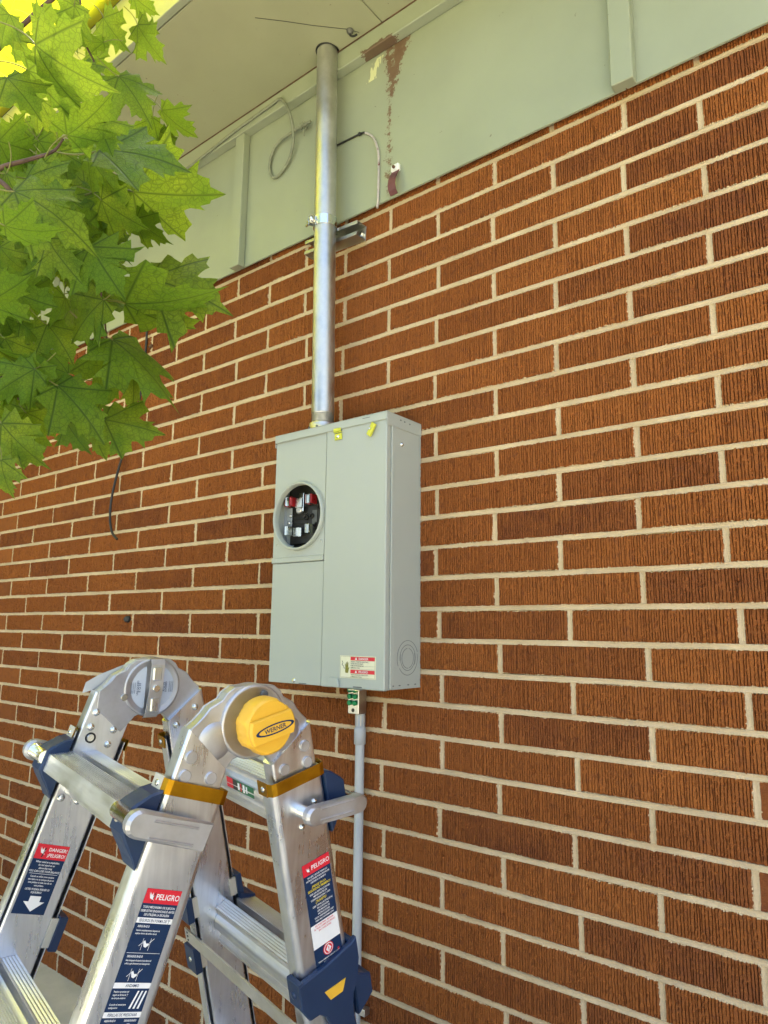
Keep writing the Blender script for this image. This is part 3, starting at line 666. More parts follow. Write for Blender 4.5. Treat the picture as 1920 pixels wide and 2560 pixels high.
# ============================================================ steel service pipe with clamp and strut
pA, pB = Vector((-.3085, -.07, 1.6145)), Vector((-.3285, -.07, 2.7385)); pipe = empty('service_pipe', tuple(pA))
tag(pipe, 'vertical galvanised steel pipe rising from the meter enclosure into the soffit', 'pipe')
ax = (pB - pA); qr = ax.to_track_quat('Z', 'Y').to_matrix().to_4x4(); Lp = ax.length
MB().lathe([(.0288, .055), (.0290, .06), (.0290, Lp)], 40, qr).obj('tube', M_ZINC, pipe)
th = [(.0283, .030)]; 
for i in range(8): th += [(.0286, .0302 + i * .003), (.0272, .0317 + i * .003)]
MB().lathe(th + [(.0283, .0548)], 36, qr, smooth=False).obj('thread', M_ZINC, pipe)
MB().lathe([(.040, 0), (.040, .006), (.0355, .008), (.0345, .024), (.0335, .0285), (.0290, .0300)], 36, qr).obj('hub', M_TIN, pipe)
for k_ in range(4):
    t = R_(200 + 45 * k_); MB().lathe([(.003, 0), (.003, .0035)], 8, Matrix.Translation((.035 * math.cos(t), .035 * math.sin(t), .013)) @ Matrix.Rotation(t, 4, 'Z') @ RY).obj('hub_screw', M_SEAM, pipe)
s_c = Vector((-.328, 0, 2.181)); strut = empty('strut_channel', tuple(s_c)); strut.rotation_euler = (0, R_(2.6), 0)
hw, hh, dp, tt = .0970, .0205, .041, .0025
b = MB().box(-hw, hw, -.0045, -.002, -hh, hh, bev=.0005); b.box(-hw, hw, -dp, -.0046, hh - tt, hh, bev=.0005); b.box(-hw, hw, -dp, -.0046, -hh, -hh + tt, bev=.0005)
b.box(-hw, hw, -dp, -dp + tt, hh - .0095, hh - tt - .0002, bev=.0005); b.box(-hw, hw, -dp, -dp + tt, -hh + tt + .0002, -hh + .0095, bev=.0005)
b.box(-hw, hw, -dp + tt + .0003, -dp + .008, hh - .0095, hh - .0078); b.box(-hw, hw, -dp + tt + .0003, -dp + .008, -hh + .0078, -hh + .0095)
b.obj('channel', M_ZINCD, strut)
for xx in (-.075, .085):
    MB().lathe([(.008, 0), (.008, .004), (.005, .0045), (.005, .007)], 6, Matrix.Translation((xx, -.0048, 0)) @ RX, smooth=False).obj('anchor_bolt', M_CHROME, strut)
tag(strut, 'short galvanised strut channel bolted to the top brick course behind the pipe', 'strut')
zc = 2.203; f = (zc - pA.z) / ax.z; cc = pA + ax * f
cl = empty('pipe_clamp', tuple(cc)); tag(cl, 'shiny two-piece clamp bolting the steel pipe to the strut', 'clamp')
def band(a0, a1, rr, z0, z1, th_=.0028):
    rs = []
    for t in np.linspace(R_(a0), R_(a1), 26):
        d = Vector((math.cos(t), math.sin(t), 0)); rs.append([d * rr + Vector((0, 0, z0)), d * (rr + th_) + Vector((0, 0, z0)), d * (rr + th_) + Vector((0, 0, z1)), d * rr + Vector((0, 0, z1))])
    return MB().rings(rs, smooth=False)
A = -112
for a0, a1, s in ((A - 165, A - 9, -1), (A + 9, A + 165, 1)):
    mb = band(a0, a1, .0294, -.0135, .0135); t = R_(A); d = Vector((math.cos(t), math.sin(t), 0)); sd_ = Vector((-math.sin(t), math.cos(t), 0)) * s
    bm_ = Matrix.Identity(4)
    for i in range(3): bm_[i][0] = sd_[i]; bm_[i][1] = d[i]; bm_[i][2] = (0, 0, 1)[i]
    mb.box(.0048, .0066, .0290, .047, -.0135, .0135, 0, bm_, .0004)
    te = R_(a0 if s < 0 else a1); de = Vector((math.cos(te), math.sin(te), 0)); e0 = de * .0305
    mb.box(-.002, .002, -.001, .014, -.012, .012, 0, Matrix.Translation(Vector((e0.x, e0.y, 0))), .0004)
    mb.obj('clamp_half', M_CHROME, cl)
t = R_(A); d = Vector((math.cos(t), math.sin(t), 0)); sdv = Vector((-math.sin(t), math.cos(t), 0))
MB().tube([d * .040 - sdv * .034, d * .040 + sdv * .012], .0032, 10).obj('bolt', M_CHROME, cl)
mq = Matrix.Translation(d * .040 + sdv * .0068) @ sdv.to_track_quat('Z', 'Y').to_matrix().to_4x4(); MB().lathe([(.0095, 0), (.0095, .002), (.007, .005), (.003, .0055)], 16, mq).obj('bolt_head', M_CHROME, cl)
mq = Matrix.Translation(d * .040 - sdv * .0068) @ (-sdv).to_track_quat('Z', 'Y').to_matrix().to_4x4(); MB().lathe([(.0085, 0), (.0085, .008), (.0075, .009)], 6, mq, smooth=False).obj('nut', M_CHROME, cl)

# ============================================================ small PVC conduit with bonding bar
pc = empty('plastic_conduit', (-.2125, -.0175, 0)); tag(pc, 'thin grey plastic conduit running down the bricks below the enclosure', 'conduit')
MB().lathe([(.0108, 0), (.0108, .868)], 24).obj('tube', M_PVC, pc)
cp = [(.0110, .862), (.0138, .8625), (.0138, .897), (.0131, .8985), (.0131, .9000), (.0118, .9004), (.0118, .932)]
MB().lathe(cp, 24).obj('coupling', M_PVC, pc)
MB().lathe([(.0122, .905), (.0122, .928)], 8, smooth=False).obj('adapter', M_TIN, pc)
for zz in (.30,):
    MB().box(-.028, .028, -.003, .0155, -.007, .007, 0, Matrix.Translation((0, 0, zz)), .001).obj('conduit_strap', M_ZINC, pc)
bb = empty('bonding_terminal', (-.2135, -.03, .9325)); tag(bb, 'tin bonding terminal block with six green screws under the meter enclosure', 'terminal')
MB().box(-.0165, .0165, -.013, .017, 0, .0655, bev=.0015).obj('block', M_TIN, bb)
for i in range(3):
    for s in (-1, 1):
        MB().lathe([(.0058, 0), (.0062, .006), (.0054, .0075), (.002, .0076)], 12, Matrix.Translation((s * .0078, -.0128, .0255 + i * .0145)) @ RX).obj('green_screw', M_GREEN, bb)
MB().lathe([(.0045, 0), (.0045, .0008)], 12, Matrix.Translation((0, -.0129, .0085)) @ RX).obj('wire_hole', M_BLACKPL, bb)

# ============================================================ folding multi-position ladder
LR = Vector((0.9825295, -0.1723926, -0.0701184)); LY = Vector((0.1728180, 0.9849538, 0)); LW = Vector((0.0690634, -0.0121177, 0.9975387))
HH = (CAM.z - 1.0367 * LR.z) / LW.z - .188
lad = empty('folding_ladder')
lm = Matrix.Identity(4); p0 = CAM + LR * -1.0367 + LY * .532 + LW * (-.188 - HH)
for i in range(3): lm[i][0] = LR[i]; lm[i][1] = LY[i]; lm[i][2] = LW[i]; lm[i][3] = p0[i]
lad.matrix_world = lm; lmi = lm.inverted()
tag(lad, 'aluminium folding ladder opened as an A-frame with yellow hinge knobs and navy brackets', 'ladder')
def lpx(x, y, X):                      # pixel -> ladder space on the plane local x = X
    o = lmi @ CAM; d = lmi.to_3x3() @ ray(x, y); return o + d * ((X - o.x) / d.x)
def rail(sd, s, o, X=0.):
    if sd == 'F': return Vector((X, -.2974 * s - .9548 * o, HH - .9548 * s + .2974 * o))
    return Vector((X, .2538 * s + .9673 * o, HH - .9673 * s + .2538 * o))
def s_ground(sd, o, X):
    g_ = -X * LR.z / LW.z
    return (HH + .2974 * o - g_) / .9548 if sd == 'F' else (HH + .2538 * o - g_) / .9673
def hp(y, z, X): return Vector((X, y, HH + z))
XI, XO = .1577, .1837
def rr_section(x0, x1, o0, o1, r, n=4):
    P = []
    for cx_, co_, a in ((x1 - r, o1 - r, 0), (x0 + r, o1 - r, 90), (x0 + r, o0 + r, 180), (x1 - r, o0 + r, 270)):
        for i in range(n + 1): t = R_(a + 90 * i / n); P.append((cx_ + r * math.cos(t), co_ + r * math.sin(t)))
    return P
def rivet(px, py, X, r, flat=True, mat=None, sx=1, name='rivet'):
    p = lpx(px, py, X); m = Matrix.Translation(p) @ (RY if sx > 0 else RY)
    pr = [(r * 1.0, 0), (r, r * .28), (r * .9, r * .36)] if flat else [(r, 0), (r * .95, r * .35), (r * .7, r * .65), (r * .3, r * .8)]
    return MB().lathe(pr, 18, m).obj(name, mat or M_ALU, lad)
for sd in 'FR':
    for sx in (1, -1):
        sec = rr_section(XI, XO, .017, .0907, .0035)
        top = lambda o: .0697 + (o - .017) * (.031 - .0697) / .0737
        mb = MB(); mb.rings([[rail(sd, top(o), o, sx * x) for x, o in sec], [rail(sd, .35, o, sx * x) for x, o in sec], [rail(sd, s_ground(sd, o, sx * x) - .05, o, sx * x) for x, o in sec]], smooth=False)
        mb.obj('inner_rail', M_ALU, lad)
        # outer C rail
        C = []
        R0 = .009
        for t in np.linspace(0, 90, 6): C.append((.1868 - R0 + R0 * math.cos(R_(t)), .0975 - R0 + R0 * math.sin(R_(t))))
        C += [(.166, .0975), (.1595, .0968), (.1595, .0948), (.176, .0944)]
        C += [(.1842, .0880), (.1842, .0180), (.176, .0117), (.1595, .0113), (.1595, .0093), (.166, .0086)]
        for t in np.linspace(270, 360, 6): C.append((.1868 - R0 + R0 * math.cos(R_(t)), .0086 + R0 + R0 * math.sin(R_(t))))
        mb = MB(); mb.rings([[rail(sd, .0985, o, sx * x) for x, o in C], [rail(sd, s_ground(sd, o, sx * x) - .012, o, sx * x) for x, o in C]], smooth=False)
        mb.obj('outer_rail', M_ALU, lad)
        sec = rr_section(.153, .194, .002, .104, .006)
        mb = MB(); mb.rings([[rail(sd, s_ground(sd, o, sx * x) - .05, o, sx * x) for x, o in sec], [rail(sd, s_ground(sd, o, sx * x), o, sx * x) for x, o in sec]], smooth=False)
        mb.obj('rubber_foot', M_BLACKPL, lad)
        # gold band
        mb = MB(); bt = .0012
        prof = [(.1555, .0995), (.1800, .0995), (.1880, .0972), (.1895, .0905), (.1895, .0155), (.1880, .0092), (.1800, .0065), (.1555, .0065)]
        rs = []
        for i, (x, o) in enumerate(prof):
            a = prof[max(i - 1, 0)]; b_ = prof[min(i + 1, len(prof) - 1)]; tx, ty = b_[0] - a[0], b_[1] - a[1]; L_ = math.hypot(tx, ty); nx, ny = ty / L_ * bt, -tx / L_ * bt
            rs.append([rail(sd, s_, oo, sx * xx) for s_, xx, oo in ((.0935, x, o), (.0935, x - nx, o - ny), (.1115, x - nx, o - ny), (.1115, x, o))])
        mb.rings(rs, smooth=False)
        gb = mb.obj('gold_band', M_GOLD, lad)
        eo = (.0998, .1014) if sd == 'F' else (.0062, .0046)
        mb = MB(); mb.prism([(.1565, eo[0]), (.1805, eo[0]), (.1805, eo[1]), (.1565, eo[1])], .0925, .1125, lambda a, b_, h: rail(sd, h, b_, sx * a), bev=.0004); mb.obj('band_ear', M_BARE if sd == 'F' else M_GOLD, gb)
        q = rail(sd, .1025, eo[1], sx * .170); dd = (rail(sd, .1025, eo[1] * 2 - eo[0], sx * .170) - q).normalized()
        MB().lathe([(.0042, 0), (.0038, .0018), (.001, .002)], 12, Matrix.Translation(q) @ dd.to_track_quat('Z', 'Y').to_matrix().to_4x4()).obj('band_rivet', M_CHROME, gb)
    # rungs
    for i in range(3):
        s0 = .123 + .305 * i; om = .0634; P = []
        for k_ in range(6): P += [(-.0118 + .0236 * k_ / 5.5, 0), (-.0118 + .0236 * (k_ + .5) / 5.5, .0009 if k_ < 5 else 0)]
        P += [(.0118, .004), (.0085, .0075), (.008, .012)]
        P += [(.0185 * math.sin(R_(t)), .033 - .0185 * math.cos(R_(t))) for t in range(28, 160, 12)]
        P += [(.007, .054), (.0075, .058), (.0145, .060), (.0145, .067), (-.0145, .067), (-.0145, .060), (-.0075, .058), (-.007, .054)]
        P += [(-.0185 * math.sin(R_(t)), .033 - .0185 * math.cos(R_(t))) for t in range(148, 20, -12)]
        P += [(-.008, .012), (-.0085, .0075), (-.0118, .004)]
        tl = -.2974 if sd == 'F' else .2538      # tread kept level
        mb = MB(); mb.rings([[rail(sd, s0 + b_ + (a * tl * (-1 if sd == 'F' else -1) if b_ < .002 else 0), om + a, X) for a, b_ in P] for X in (-XI + .0005, XI - .0005)], smooth=False)
        ir = mb.obj('inner_rung', M_ALUR, lad)
        s1 = .1384 + .305 * i; n_r = 11; Q = []
        f = (s1, .127); bk = (s1 - .0113, .0990 - .006)
        for k_ in range(n_r):
            t0, t1 = k_ / n_r, (k_ + .55) / n_r
            for t, dz in ((t0, 0), (t1, 0), (t1, .0010), ((k_ + 1) / n_r, .0010)): Q.append((f[0] + (bk[0] - f[0]) * t + dz, f[1] + (bk[1] - f[1]) * t))
        Q += [(s1 + .016, .0930), (s1 + .027, .0985), (s1 + .0255, .1265)]
        for k_ in range(3): pass
        mb = MB(); mb.rings([[rail(sd, a, o, X) for a, o in Q] for X in (-.1535, .1535)], smooth=False)
        mb.obj('outer_rung', M_ALUR, lad)
        for sx in (1, -1):
            if i == 0:
                pl = [(s1 - .031, .0985), (s1 - .024, .112), (s1 - .010, .127), (s1 - .003, .1325), (s1 + .026, .1325), (s1 + .036, .124), (s1 + .052, .108), (s1 + .064, .0985)]
            else: pl = [(s1 - .022, .0985), (s1 - .006, .122), (s1 - .002, .1305), (s1 + .028, .1305), (s1 + .036, .118), (s1 + .046, .0985)]
            mb = MB(); mb.prism(pl, .147, .1895, lambda a, b_, h: rail(sd, a, b_, sx * h), bev=.003); br = mb.obj('navy_bracket', M_BLUE, lad)
            q = rail(sd, s1 + .012, .1325 if i == 0 else .1305, sx * .162); nrm = (rail(sd, 0, 1, 0) - rail(sd, 0, 0, 0)).normalized()
            MB().lathe([(.0065, 0), (.006, .0015), (.002, .002)], 14, Matrix.Translation(q) @ nrm.to_track_quat('Z', 'Y').to_matrix().to_4x4()).obj('bracket_rivet', M_CHROME, br)
# slide guides on the rail edges
def guide(sd, sx, s0, s1, edge):
    if edge == 'in': pl = [(.150, -.004), (.186, -.004), (.186, .0083), (.150, .0083)]; pm = [(.1555, -.0065), (.1885, -.0065), (.1885, -.0042), (.1555, -.0042)]
    else: pl = [(.150, .0978), (.186, .0978), (.186, .108), (.150, .108)]; pm = [(.1555, .1082), (.1885, .1082), (.1885, .110), (.1555, .110)]
    mb = MB(); mb.prism(pl, s0, s1, lambda a, b_, h: rail(sd, h, b_, sx * a), bev=.0015); g_ = mb.obj('slide_guide', M_BLUE, lad)
    mb = MB(); ee = (-.0038, .02) if edge == 'in' else (.085, .1078)
    mb.prism([(.1545, ee[0]), (.1572, ee[0]), (.1572, ee[1]), (.1545, ee[1])], s0 + .004, s1 - .004, lambda a, b_, h: rail(sd, h, b_, sx * a)); mb.obj('guide_plate', M_BARE, g_)
    q = rail(sd, (s0 + s1) / 2, -.004 if edge == 'in' else .108, sx * .168); dd = (rail(sd, 0, -1 if edge == 'in' else 1, 0) - rail(sd, 0, 0, 0)).normalized()
    MB().lathe([(.0045, 0), (.004, .0015)], 12, Matrix.Translation(q) @ dd.to_track_quat('Z', 'Y').to_matrix().to_4x4()).obj('guide_rivet', M_CHROME, g_)
guide('F', -1, .368, .418, 'in'); guide('R', -1, .388, .432, 'in'); guide('R', -1, .478, .525, 'in'); guide('R', -1, .39, .43, 'out'); guide('F', 1, .395, .44, 'in')
# flat brace across the rear rails
mb = MB(); mb.prism([(-.176, .446), (.176, .446), (.176, .470), (-.176, .470)], .0015, .0045, lambda a, b_, h: rail('R', b_, h - .0045, a)); bz = mb.obj('brace_bar', M_ZINC, lad)
for zz in (.451, .458, .465):
    MB().lathe([(.002, 0), (.002, .001)], 8, Matrix.Translation(rail('R', zz, -.003, -.166)) @ (rail('R', 0, -1) - rail('R', 0, 0)).to_track_quat('Z', 'Y').to_matrix().to_4x4()).obj('brace_rivet', M_SEAM, bz)
# big lock cover on the near rear rail
pl = [(.0, .381), (.05, .378), (.098, .371), (.108, .367), (.108, .398), (.102, .424), (.090, .446), (.085, .47), (.092, .54), (.046, .54), (.044, .468), (.038, .450), (.026, .438), (.010, .437), (.0, .418)]
mb = MB(); mb.prism(pl, .1872, .1975, lambda a, b_, h: rail('R', b_, a, h), bev=.002); lk = mb.obj('lock_cover', M_BLUE, lad)
mb = MB(); mb.prism([(.166, .379), (.1968, .379), (.1968, .418), (.166, .418)], -.0005, .0083, lambda a, b_, h: rail('R', b_, h, a), bev=.0015); mb.obj('lock_flank', M_BLUE, lk)
mb = MB(); mb.prism([(.157, .372), (.1968, .372), (.1968, .402), (.157, .402)], .0982, .1085, lambda a, b_, h: rail('R', b_, h, a), bev=.002); mb.obj('lock_flank', M_BLUE, lk)
mb = MB(); mb.prism([(.0395, .4120), (.0780, .4130), (.0700, .4285), (.0475, .4280)], .1970, .1990, lambda a, b_, h: rail('R', b_, a, h), bev=.0006); mb.obj('yellow_insert', M_YEL, lk)
MB().lathe([(.006, 0), (.0055, .002), (.002, .0025)], 14, Matrix.Translation(rail('R', .40, -.0005, .180)) @ (rail('R', 0, -1) - rail('R', 0, 0)).to_track_quat('Z', 'Y').to_matrix().to_4x4()).obj('lock_bolt', M_BLUE, lk)
# hinges
armF = [(-.093, -.004), (-.083, .004), (-.074, .013), (-.067, .022), (-.058, .0265), (-.049, .031), (-.043, .040), (-.032, .047), (0, .050), (0, -.046), (-.018, -.046), (-.027, -.049), (-.035, -.058), (-.05, -.074), (-.094, -.034)]
armR = [(-y, z) for y, z in armF][::-1]
for sx in (1, -1):
    mb = MB(); mb.prism(armF, .1625, .1800, lambda a, b_, h: hp(a, b_, sx * h), bev=.0015); hg = mb.obj('hinge', M_CAST, lad)
    mb = MB(); mb.prism([(a * .985, b_ * .985 + .0005) for a, b_ in armF], .1570, .1610, lambda a, b_, h: hp(a, b_, sx * h), bev=.001); mb.obj('hinge_cheek', M_CAST, hg)
    mb = MB(); mb.prism(armR, .1645, .1780, lambda a, b_, h: hp(a, b_, sx * h), bev=.0015); mb.obj('hinge_arm', M_CAST, hg)
    ms = Matrix.Translation((0, 0, HH)) @ (RY if sx > 0 else Matrix.Rotation(R_(-90), 4, 'Y'))
    d_ = [(.0495, .1640), (.0505, .1665), (.0505, .1820), (.0490, .1840), (.0465, .1843), (.0455, .1836), (.020, .1836)]
    MB().lathe(d_, 56, ms).obj('hinge_disc', M_CAST, hg)
    d_ = [(.0490, .1645), (.0500, .1620), (.0500, .1568), (.0485, .1556), (.046, .1554), (.0450, .1560), (.006, .1560)]
    MB().lathe(d_, 56, ms).obj('hinge_disc', M_CAST, hg)
    # raised bosses on the arms
    for a, b_ in ((-.056, -.022), (.056, -.022)):
        MB().lathe([(.026, .1795), (.023, .1815), (.018, .1828), (.011, .1836), (.004, .1838)], 24, Matrix.Translation(hp(a, b_, 0)) @ (RY if sx > 0 else Matrix.Rotation(R_(-90), 4, 'Y')), cap0=False).obj('arm_boss', M_CAST, hg)
    MB().lathe([(.0058, .1835), (.0058, .1862), (.0048, .1870)], 16, Matrix.Translation(hp(.012, .036, 0)) @ (RY if sx > 0 else Matrix.Rotation(R_(-90), 4, 'Y'))).obj('stop_pin', M_SEAM, hg)
    # yellow push knob
    kb = MB(); n_ = 72; prof = [(.026, .1830, 0), (.028, .190, 0), (.0362, .1945, .6), (.0378, .200, 1), (.0378, .220, 1), (.0366, .2235, .6), (.0340, .2255, 0)]
    rs = []
    for rad, x_, nf in prof:
        ring_ = []
        for i in range(n_):
            t = 2 * math.pi * i / n_; lob = .0022 * nf * (1 if math.cos(2 * (t - R_(14))) ** 2 < .22 or math.cos(2 * (t - R_(14))) > .86 else 0)
            ring_.append(hp((rad - lob) * math.cos(t), (rad - lob) * math.sin(t), sx * x_))
        rs.append(ring_)
    kb.rings(rs, smooth=True); kn = kb.obj('yellow_knob', M_YEL, lad)
    ca, sa = math.cos(R_(14)), math.sin(R_(14)); bd = []
    rb = .0352
    for t in list(np.linspace(-27, 27, 9)) + list(np.linspace(153, 207, 9)): bd.append((rb * math.cos(R_(t)), rb * math.sin(R_(t))))
    kx = lambda a, b_, h: hp(a * ca - b_ * sa, a * sa + b_ * ca, sx * h)
    mb = MB(); mb.prism(bd, .224, .2335, kx, bev=.0025); mb.obj('knob_bar', M_YEL, kn)
    if sx > 0:
        lg = MB(); N = 40
        el = [(.0305 * math.cos(2 * math.pi * i / N), .0064 * math.sin(2 * math.pi * i / N)) for i in range(N)]
        sh = lambda a, b_, h: kx(a + .002, b_ - .001, h)
        for (ax_, bx_, dx_), (ix, iy) in (((.0300, .0070, 0), (.0255, .0050)),):
            o_ = [sh(ax_ * math.cos(2 * math.pi * i / N), bx_ * math.sin(2 * math.pi * i / N), .2337) for i in range(N)]
            i_ = [sh(ix * math.cos(2 * math.pi * i / N), iy * math.sin(2 * math.pi * i / N), .2337) for i in range(N)]
            lg.rings([o_, i_], True, False, False, smooth=False)
        add_text(lg, 'WERNER', .0082, lambda a, b_: sh(a, b_ - .0029, .2337), bold=.02, sx=1.02)
        lg.obj('knob_logo', M_NAVYP, kn)
# latch strap and round sticker on the inner side of the far hinge
mb = MB()
for y0, y1, z0, z1, x0, x1 in ((-.0105, .0105, -.013, .013, .128, .1335), ): pass
lp = [(.050, .1535), (.049, .149), (.040, .144), (.014, .1415), (0, .1405), (-.014, .1415), (-.040, .144), (-.049, .149), (-.051, .1535)]
rs = [[hp(-.0118 + tw, z, -x), hp(.0118 + tw, z, -x), hp(.0118 + tw, z, -x - .0025), hp(-.0118 + tw, z, -x - .0025)] for z, x in lp for tw in (z * .05,)]
mb.rings(rs, smooth=False); lt = mb.obj('hinge_latch', M_ZINC, lad)
for z0, z1 in ((.013, .037), (-.040, -.016)):
    mb = MB(); mb.box(-.1435, -.1385, -.0080, .0080, z0 + HH, z1 + HH, bev=.0022); mb.obj('latch_emboss', M_ALU, lt)
MB().lathe([(.0055, .1535), (.0065, .1385), (.0055, .1375)], 16, Matrix.Translation((0, 0, HH)) @ Matrix.Rotation(R_(-90), 4, 'Y') @ Matrix.Scale(-1, 4, (0, 0, 1)) @ Matrix.Scale(-1, 4, (0, 0, 1)) ).obj('latch_pivot', M_CHROME, lt)
stk = MB(); tg = MB()
for a0, a1 in ((112, 248), (-68, 68)):
    N = 22; o_ = [hp(.0385 * math.cos(R_(t)), .0385 * math.sin(R_(t)), -.1557) for t in np.linspace(a0, a1, N)]
    xc_ = .0405 * math.cos(R_(a0)); i_ = [hp(xc_ * (.86 if a0 > 100 else .86), .0405 * math.sin(R_(t)) * .86, -.1557) for t in np.linspace(a0, a1, N)]
    stk.add(o_ + i_, [(i, i + 1, N + i + 1, N + i) for i in range(N - 1)])
st_o = stk.obj('hinge_sticker', painted('pale_blue_print', (.50, .55, .62), .5, .05, 30, 0), lad)
for sgn, w_ in ((-1, 'UNLOCKED'), (1, 'LOCKED')):
    add_text(tg, w_, .0046, lambda a, b_: hp(sgn * .0255 - b_ * 1, a, -.1554), 0, 0)
    for j in range(3): add_text(tg, 'DESBLOQUEADO', .0024, lambda a, b_: hp(sgn * (.031 + .003 * j) - b_, a, -.1554), 0, 0)
    for j in range(2): add_text(tg, 'II O H', .006, lambda a, b_: hp(sgn * .0215 - b_, a + .0, -.1554), 0, 0)
tag(tg.obj('sticker_print', M_NAVYP, st_o), kind='stuff')
mb = MB(); sh_ = [lpx(60 + x / 3.318, 1600 + y / 3.318, -.186) for x, y in ((485, 440), (515, 352), (620, 290), (720, 250), (830, 205), (830, 260), (740, 320), (620, 400))]
mb.prism([(q.y, q.z) for q in sh_], -.186, -.1875, lambda a, b_, h: Vector((h, a, b_))); mb.obj('hinge_shield', M_PVC, lad)
# J-lock handles
def handle(sd, sx):
    if sd == 'F': A_, B_ = (-.167, -.0995), (-.084, -.126)
    else: A_, B_ = (.1735, -.1265), (.088, -.132)
    a2, b2 = Vector(A_), Vector(B_); t = (b2 - a2).normalized(); nn = Vector((-t.y, t.x)); Lh = (b2 - a2).length
    pl = []; hb = .0165 if sd == 'F' else .013
    for th_ in np.linspace(90, 270, 10): pl.append(a2 + t * (hb * math.cos(R_(th_))) + nn * (hb * math.sin(R_(th_))))
    if sd == 'F': pl += [b2 - nn * (hb + .002) + t * .010, b2 + nn * (hb - .002) + t * .012]
    else:
        for th_ in np.linspace(-90, 90, 10): pl.append(b2 + t * (hb * math.cos(R_(th_))) + nn * (hb * math.sin(R_(th_))))
    mb = MB(); mb.prism([(q.x, q.y) for q in pl], .2035, .2205, lambda a, b_, h: hp(a, b_, sx * h), bev=.004); ho = mb.obj('lock_handle', M_CAST, lad)
    for dn in (.45, -.75):
        mb = MB(); c0 = a2 + t * (Lh * .18) + nn * (hb * dn); c1 = a2 + t * (Lh * .88) + nn * (hb * dn)
        mb.tube([hp(c0.x, c0.y, sx * .2205), hp(c1.x, c1.y, sx * .2205)], .0016, 6); mb.obj('handle_rib', M_CAST, ho)
    MB().lathe([(.0105, .150), (.0105, .196), (.0122, .1965), (.0122, .2040)], 20, Matrix.Translation(hp(a2.x, a2.y, 0)) @ (RY if sx > 0 else Matrix.Rotation(R_(-90), 4, 'Y'))).obj('lock_tube', M_CHROME, ho)
    MB().lathe([(.0095, .186), (.0095, .2036)], 18, Matrix.Translation(hp(b2.x, b2.y, 0)) @ (RY if sx > 0 else Matrix.Rotation(R_(-90), 4, 'Y'))).obj('lock_pin', M_CHROME, ho)
for sd in 'FR':
    for sx in (1, -1): handle(sd, sx)
# rivets
def c1(x, y): return 60 + x / 3.318, 1600 + y / 3.318
def c2_(x, y): return 380 + x / 3.072, 1680 + y / 3.072
for q in ((300, 655), (250, 800), (450, 815), (1170, 565), (1190, 690), (1015, 750)): rivet(*c2_(*q), XO, .0083, mat=M_CAST)
for q in ((190, 1136), (328, 1162), (1245, 995), (1132, 1058), (1152, 1190)): rivet(*c2_(*q), .1868, .0046, False, M_CHROME)
for q in ((600, 600), (553, 720), (740, 745), (693, 865), (307, 1308), (443, 1333), (1418, 555), (1265, 705)): rivet(*c1(*q), -XI, .0062, False, M_CHROME)
rivet(*c1(830, 475), -.1565, .006, True, M_CHROME)
rivet(*c1(550, 810), -XI, .0085, True, M_BLACKPL, name='bolt'); rivet(*c1(550, 810), -XI + .0028, .0058, True, M_CHROME, name='bolt')
# printed labels -------------------------------------------------
def label(name, fn0, w_, h_, base, items):
    """fn0(a, b, lift): a right, b down, metres"""
    mb = MB(); mb.prism([(0, 0), (w_, 0), (w_, h_), (0, h_)], 0, .0004, fn0); lo = mb.obj(name, base, lad)
    groups = {}
    for it in items:
        m = it[1]; g_ = groups.setdefault((m.name, 'text' if it[0] == 'text' else 'rect'), [MB(), m])
        if it[0] == 'rect': x0, x1, y0, y1 = it[2:]; g_[0].add([fn0(x0, y0, .0005), fn0(x1, y0, .0005), fn0(x1, y1, .0005), fn0(x0, y1, .0005)], [(0, 1, 2, 3)])
        elif it[0] == 'poly': g_[0].add([fn0(a, b_, .00068) for a, b_ in it[2]], [tuple(range(len(it[2])))])
        else:
            t, size, x, y = it[2:6]; al = it[6] if len(it) > 6 else 'CENTER'; sx_ = it[7] if len(it) > 7 else 1
            add_text(g_[0], t, size, lambda a, b_: fn0(a, -b_, .0007), x, -y, al, sx_, bold=.014)
    for (nm, kd), (mb, m) in groups.items(): tag(mb.obj('print_lettering' if kd == 'text' else 'print_field', m, lo), kind='stuff')
    return lo
man = lambda x, y, s: [(x, y), (x + 2 * s, y + 3 * s), (x + 1 * s, y + 0 * s), (x + 2.6 * s, y + 2.4 * s), (x + 3.4 * s, y + .2 * s), (x + 3.8 * s, y + 3 * s), (x + 5.2 * s, y + 2.4 * s), (x + 4.3 * s, y + 4.2 * s), (x + 5.4 * s, y + 6 * s), (x + 3.6 * s, y + 5.2 * s), (x + 1.8 * s, y + 4.6 * s)]
fF = lambda a, b_, h: rail('F', .219 + b_, .0736 - a, .1869 + h)
W_ = .0485
its = [('rect', M_REDP, 0, W_, 0, .0165), ('text', M_WHITE, 'PELIGRO', .0092, .0315, .0118, 'CENTER', .92), ('poly', M_WHITE, man(.0045, .0035, .0016)),
       ('poly', M_BLKP, [(.0125, .004), (.0138, .004), (.0118, .015), (.0105, .015)])]
for i, t in enumerate(('TODO MECANISMO DE SUJECION', 'DEBE ESTAR ENGANCHADO ANTES', 'DE UTILIZAR LA ESCALERA')): its.append(('text', M_WHITE, t, .0036, W_ / 2, .0218 + i * .0042, 'CENTER', .8))
its += [('rect', M_WHITE, 0, W_, .0325, .0385), ('text', M_NAVYP, 'SEGUROS EN FORMA DE "J"', .0046, W_ / 2, .0371, 'CENTER', .75)]
its += [('text', M_WHITE, 'ASEGURADO', .0034, .004, .0432, 'LEFT', .8), ('text', M_WHITE, 'Inserte completamente la lengueta de', .0028, .004, .0474, 'LEFT', .75), ('text', M_WHITE, 'sujecion dentro del orificio lateral.', .0028, .004, .0508, 'LEFT', .75)]
